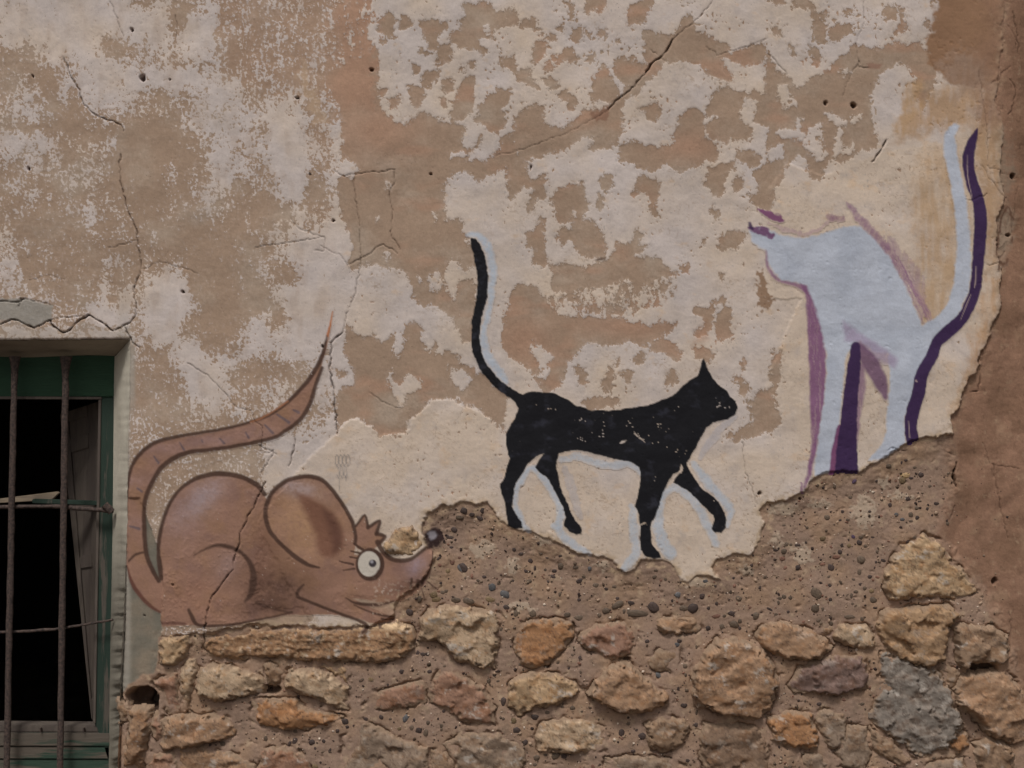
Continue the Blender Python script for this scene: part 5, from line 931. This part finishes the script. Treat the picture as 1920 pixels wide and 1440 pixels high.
for j in rows:
    i = int(np.searchsorted(US, eu[j])); h = H[j, i]-.0005 if i < NU else 0
    v = VS[j]; fr.append(np.array([(eu[j]-960)*S+.0008, -float(main_interp(H, np.array([eu[j]]), np.array([v]))[0]), ZC+(720-v)*S]))
    bk.append((np.interp(v, [640, 700, 1000, 1200, 1500], [216, 214, 211, 207, 203]), max(v*1., 668) if v < 668 else v))
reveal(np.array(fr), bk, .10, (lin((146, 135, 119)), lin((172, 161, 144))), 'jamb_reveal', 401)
cols = np.nonzero((US > OL-1) & (US < 244))[0][::2]; fr = []; bk = []
for i in cols:
    u = US[i]; fr.append(np.array([(u-960)*S, -float(main_interp(H, np.array([u]), np.array([et[i]]))[0]), ZC+(720-et[i])*S-.0008]))
    bk.append((np.interp(u, [OL, 243], [OL+26, 216]), 668+2*math.sin(u/40)))
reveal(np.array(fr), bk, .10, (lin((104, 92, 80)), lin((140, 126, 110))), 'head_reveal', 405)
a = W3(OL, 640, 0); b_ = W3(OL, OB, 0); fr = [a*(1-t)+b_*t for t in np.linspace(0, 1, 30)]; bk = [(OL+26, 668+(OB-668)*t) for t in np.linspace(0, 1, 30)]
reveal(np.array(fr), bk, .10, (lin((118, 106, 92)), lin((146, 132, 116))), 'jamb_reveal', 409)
a = W3(OL, OB, 0); b_ = W3(217, OB, 0); fr = [a*(1-t)+b_*t for t in np.linspace(0, 1, 40)]; bk = [(OL+(203-OL)*t, 1452) for t in np.linspace(0, 1, 40)]
reveal(np.array(fr), bk, .10, (lin((118, 106, 92)), lin((146, 132, 116))), 'window_sill', 411)
import bmesh
def hexa(name, q, d0, d1, mat, parent, bev=.002, wob=0.0, segs=1):
    """board whose front shows the four points q (clockwise from top left); front at d0 and back at d1 metres behind the face (numbers or four values)"""
    d0 = [d0]*4 if not isinstance(d0, (list, tuple)) else d0; th = d1
    F4 = [Vector(W3(u, v, d)) for (u, v), d in zip(q, d0)]; B4 = [p+Vector((0, th, 0)) for p in F4]
    bm = bmesh.new(); org = Vector(parent.location) if parent is not None and parent.parent is None else (Vector(parent.location) if parent is not None else Vector((0, 0, 0)))
    vs = [bm.verts.new(p) for p in F4+B4]
    for f in ((0, 1, 2, 3), (7, 6, 5, 4), (0, 4, 5, 1), (1, 5, 6, 2), (2, 6, 7, 3), (3, 7, 4, 0)): bm.faces.new([vs[k] for k in f])
    bmesh.ops.recalc_face_normals(bm, faces=bm.faces)
    if bev: bmesh.ops.bevel(bm, geom=list(bm.edges), offset=bev, segments=2, affect='EDGES')
    if wob:
        bmesh.ops.subdivide_edges(bm, edges=[e for e in bm.edges if e.calc_length() > .05], cuts=10)
        for v in bm.verts:
            k = noise(np.array([v.co.z*18+v.co.x*9]), np.array([v.co.x*14]), 31)[0]; v.co.x += wob*k; v.co.z += wob*.8*k
    me = bpy.data.meshes.new(name); bm.to_mesh(me); bm.free(); me.materials.append(mat); me.shade_smooth() if False else None
    o = link(bpy.data.objects.new(name, me), parent); return o
def bar(name, p0, p1, r, mat, parent, flat=1.0, seed=0, n=26, flare=False):
    p0, p1 = np.array(p0), np.array(p1); ax = (p1-p0); L_ = np.linalg.norm(ax); ax = ax/L_
    y = np.array([0, 1., 0]); x = np.cross(ax, y); x /= np.linalg.norm(x); y = np.cross(x, ax); k = 10; co = []; rr = random.Random(seed)
    for i in range(n+1):
        t = i/n; c = p0+ax*L_*t+x*rr.uniform(-.0006, .0006); rad = r*(1+rr.uniform(-.08, .08))
        if flare: rad *= 1+.9*max(0, 1-t*n/2.0)**2
        for j in range(k):
            a = j/k*2*math.pi; e = rad*(1+rr.uniform(-.05, .05)); co.append(c+x*math.cos(a)*e+y*math.sin(a)*e*flat)
    f = [[i*k+j, i*k+(j+1) % k, (i+1)*k+(j+1) % k, (i+1)*k+j] for i in range(n) for j in range(k)]
    return raw_mesh(name, np.array(co), np.array(f), mat, parent)
# the frame is the window part, everything on it a piece of it
win = hexa('window', [(-460, 664), (220, 664), (220, 745), (-460, 745)], .100, .05, m_greenh, wall, .003)
win['label'] = 'window opening with peeling green wooden frame and rusty iron bars'
# pieces of the window: parent is at the origin so the same coordinates hold
hexa('frame_stile', [(187, 745.5), (218, 745.5), (214, 1462), (177, 1356)], .101, .05, m_green, win, .003, .0012)
hexa('frame_bead', [(-460, 741), (190, 744), (190, 749), (-460, 748)], .097, .02, m_wood, win, .0008)
hexa('frame_bead', [(184.5, 749.5), (189.5, 749.5), (179, 1356), (174, 1356)], .097, .02, m_wood, win, .0008)
hexa('frame_stile', [(-462, 745.5), (-432, 745.5), (-432, 1462), (-462, 1462)], .101, .05, m_green, win, .003)
hexa('bottom_rail', [(-460, 1356), (186, 1361), (204, 1373), (-460, 1373)], .104, .045, m_wood, win, .002)
for k, (v0, v1) in enumerate(((1374, 1398), (1399.5, 1422), (1423.5, 1456))): hexa('bottom_board', [(-460, v0), (206, v0+1), (206, v1+1), (-460, v1)], .098+.003*k, .04, m_sill, win, .0015)
for u in (74, 155, -60): hexa('nail', [(u, 1366), (u+1.6, 1366), (u+2.6, 1374), (u+1, 1374)], .090, .012, m_rust, win, 0)
for i, (a0, a1) in enumerate(((26, 12), (122, 112), (-70, -82), (-166, -178), (-262, -274), (-358, -370))):
    bar('bar', W3(a0+1.5, 668, .062), W3(a1, 1470, .062), .0080, m_rust, win, .8, 10+i, 40, True)
bar('cross_bar', W3(-465, 958, .074), W3(100, 949, .074), .0048, m_rust, win, 1.2, 30); bar('cross_bar', W3(98, 949, .0745), W3(212, 958, .072), .0055, m_rust, win, 1, 31)
bar('cross_bar', W3(-465, 1212, .074), W3(105, 1180, .074), .0036, m_rust, win, 1, 32); bar('cross_bar', W3(103, 1180, .0745), W3(212, 1162, .074), .0030, m_rust, win, 1, 33)
bar('ring', W3(196, 946, .068), W3(210, 960, .07), .009, m_rust, win, 1, 34, 6)
# the shutter leaf hangs askew behind the frame
leaf = hexa('shutter_leaf', [(112, 776), (186, 752), (187, 1358), (171, 1348)], [.30, .17, .17, .20], .022, m_wood, win, .002, .0006); leaf['label'] = 'grey wooden shutter leaf hanging askew'
def leafq(a0, b0, a1, b1, off):
    Q = [np.array([112, 776, .30]), np.array([186, 752, .17]), np.array([187, 1358, .17]), np.array([171, 1348, .20])]
    def P(a, b): return (Q[0]*(1-a)+Q[1]*a)*(1-b)+(Q[3]*(1-a)+Q[2]*a)*b
    c = [P(a0, b0), P(a1, b0), P(a1, b1), P(a0, b1)]; return [(x[0], x[1]) for x in c], [x[2]-off for x in c]
for nm, r in (('leaf_stile', (.70, 0, 1.0, 1)), ('leaf_stile', (0, 0, .20, 1)), ('leaf_rail', (.201, .0, .699, .035)), ('leaf_rail', (.201, .09, .699, .135)), ('leaf_rail', (.201, .47, .699, .51)), ('leaf_rail', (.201, .93, .699, .99))):
    q, d = leafq(*r, .008); hexa(nm, q, d, .012, m_wood, win, .0015)
hexa('transom', [(60, 936), (186, 940), (186, 948), (60, 944)], .15, .02, m_green, win, .0015)
bd = hexa('wooden_board', [(-120, 950), (106, 922), (110, 925), (96, 938)], .17, .016, m_board, None, .0012)
tag(bd, 'loose pale splintered board lying across behind the window bars', 'board')
# unlit room behind the window, walls coloured near black
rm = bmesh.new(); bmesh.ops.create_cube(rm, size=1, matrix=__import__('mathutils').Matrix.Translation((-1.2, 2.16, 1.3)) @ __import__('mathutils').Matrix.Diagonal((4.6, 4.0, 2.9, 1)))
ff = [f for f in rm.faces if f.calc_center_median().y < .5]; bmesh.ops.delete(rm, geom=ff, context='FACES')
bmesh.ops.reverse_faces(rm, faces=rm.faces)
me = bpy.data.meshes.new('room'); rm.to_mesh(me); rm.free(); me.materials.append(dark_mat('dark_room', (.035, .03, .028))); tag(link(bpy.data.objects.new('room', me)), kind='structure')
# wall core: closes the sides, top and back of the wall round the opening
def boxm(name, x0, x1, y0, y1, z0, z1, mat, parent):
    bm = bmesh.new(); vs = [bm.verts.new((x, y, z)) for x in (x0, x1) for y in (y0, y1) for z in (z0, z1)]
    for f in ((0, 1, 3, 2), (4, 6, 7, 5), (0, 4, 5, 1), (2, 3, 7, 6), (0, 2, 6, 4), (1, 5, 7, 3)): bm.faces.new([vs[k] for k in f])
    bmesh.ops.recalc_face_normals(bm, faces=bm.faces); me = bpy.data.meshes.new(name); bm.to_mesh(me); bm.free(); me.materials.append(mat); return link(bpy.data.objects.new(name, me), parent)
mcore = dark_mat('core_earth', (.14, .10, .075)); XL, XR = (US[0]-960)*S, (US[-1]-960)*S; ZT = ZC+(720-VS[0])*S; ZB = -.02
wl, wr = W3(OL-30, 0, .1)[0], W3(262, 0, .1)[0]; zt = W3(0, 646, .1)[2]; zb = W3(0, 1470, .1)[2]
boxm('wall_core', XL, wl-.0, .085, .5, ZB, ZT, mcore, wall); boxm('wall_core', wr, XR, .085, .5, ZB, ZT, mcore, wall)
boxm('wall_core', wl+.001, wr-.001, .152, .5, zt+.001, ZT, mcore, wall); boxm('wall_core', wl+.001, wr-.001, .152, .5, ZB, zb-.001, mcore, wall)
# ---------------------------------------------------------------- ground
def ground_mat():
    m, t, b = M('dusty_ground'); L = t.links.new; tc = N(t, 'ShaderNodeTexCoord'); n = N(t, 'ShaderNodeTexNoise'); n.inputs['Scale'].default_value = 3; n.inputs['Detail'].default_value = 8; n.inputs['Roughness'].default_value = .7; L(tc.outputs['Object'], n.inputs['Vector'])
    r = N(t, 'ShaderNodeValToRGB'); e = r.color_ramp.elements; e[0].position = .3; e[0].color = (.07, .055, .043, 1); e[1].position = .7; e[1].color = (.14, .112, .088, 1); L(n.outputs['Fac'], r.inputs[0]); L(r.outputs[0], b.inputs['Base Color'])
    bp = N(t, 'ShaderNodeBump'); bp.inputs['Distance'].default_value = .02; L(n.outputs['Fac'], bp.inputs['Height']); L(bp.outputs[0], b.inputs['Normal']); b.inputs['Roughness'].default_value = .95; return m
gx_, gy_ = np.meshgrid(np.linspace(-150, 150, 61), np.linspace(-150, 150, 61)); gz = .04*noise(gx_/9, gy_/9, 3)*np.clip(np.hypot(gx_, gy_)/12-.5, 0, 1)
idx = np.arange(61*61).reshape(61, 61); f = np.stack([idx[:-1, :-1].ravel(), idx[:-1, 1:].ravel(), idx[1:, 1:].ravel(), idx[1:, :-1].ravel()], 1)
tag(raw_mesh('ground', np.stack([gx_.ravel(), gy_.ravel(), gz.ravel()], 1), f, ground_mat()), kind='structure')
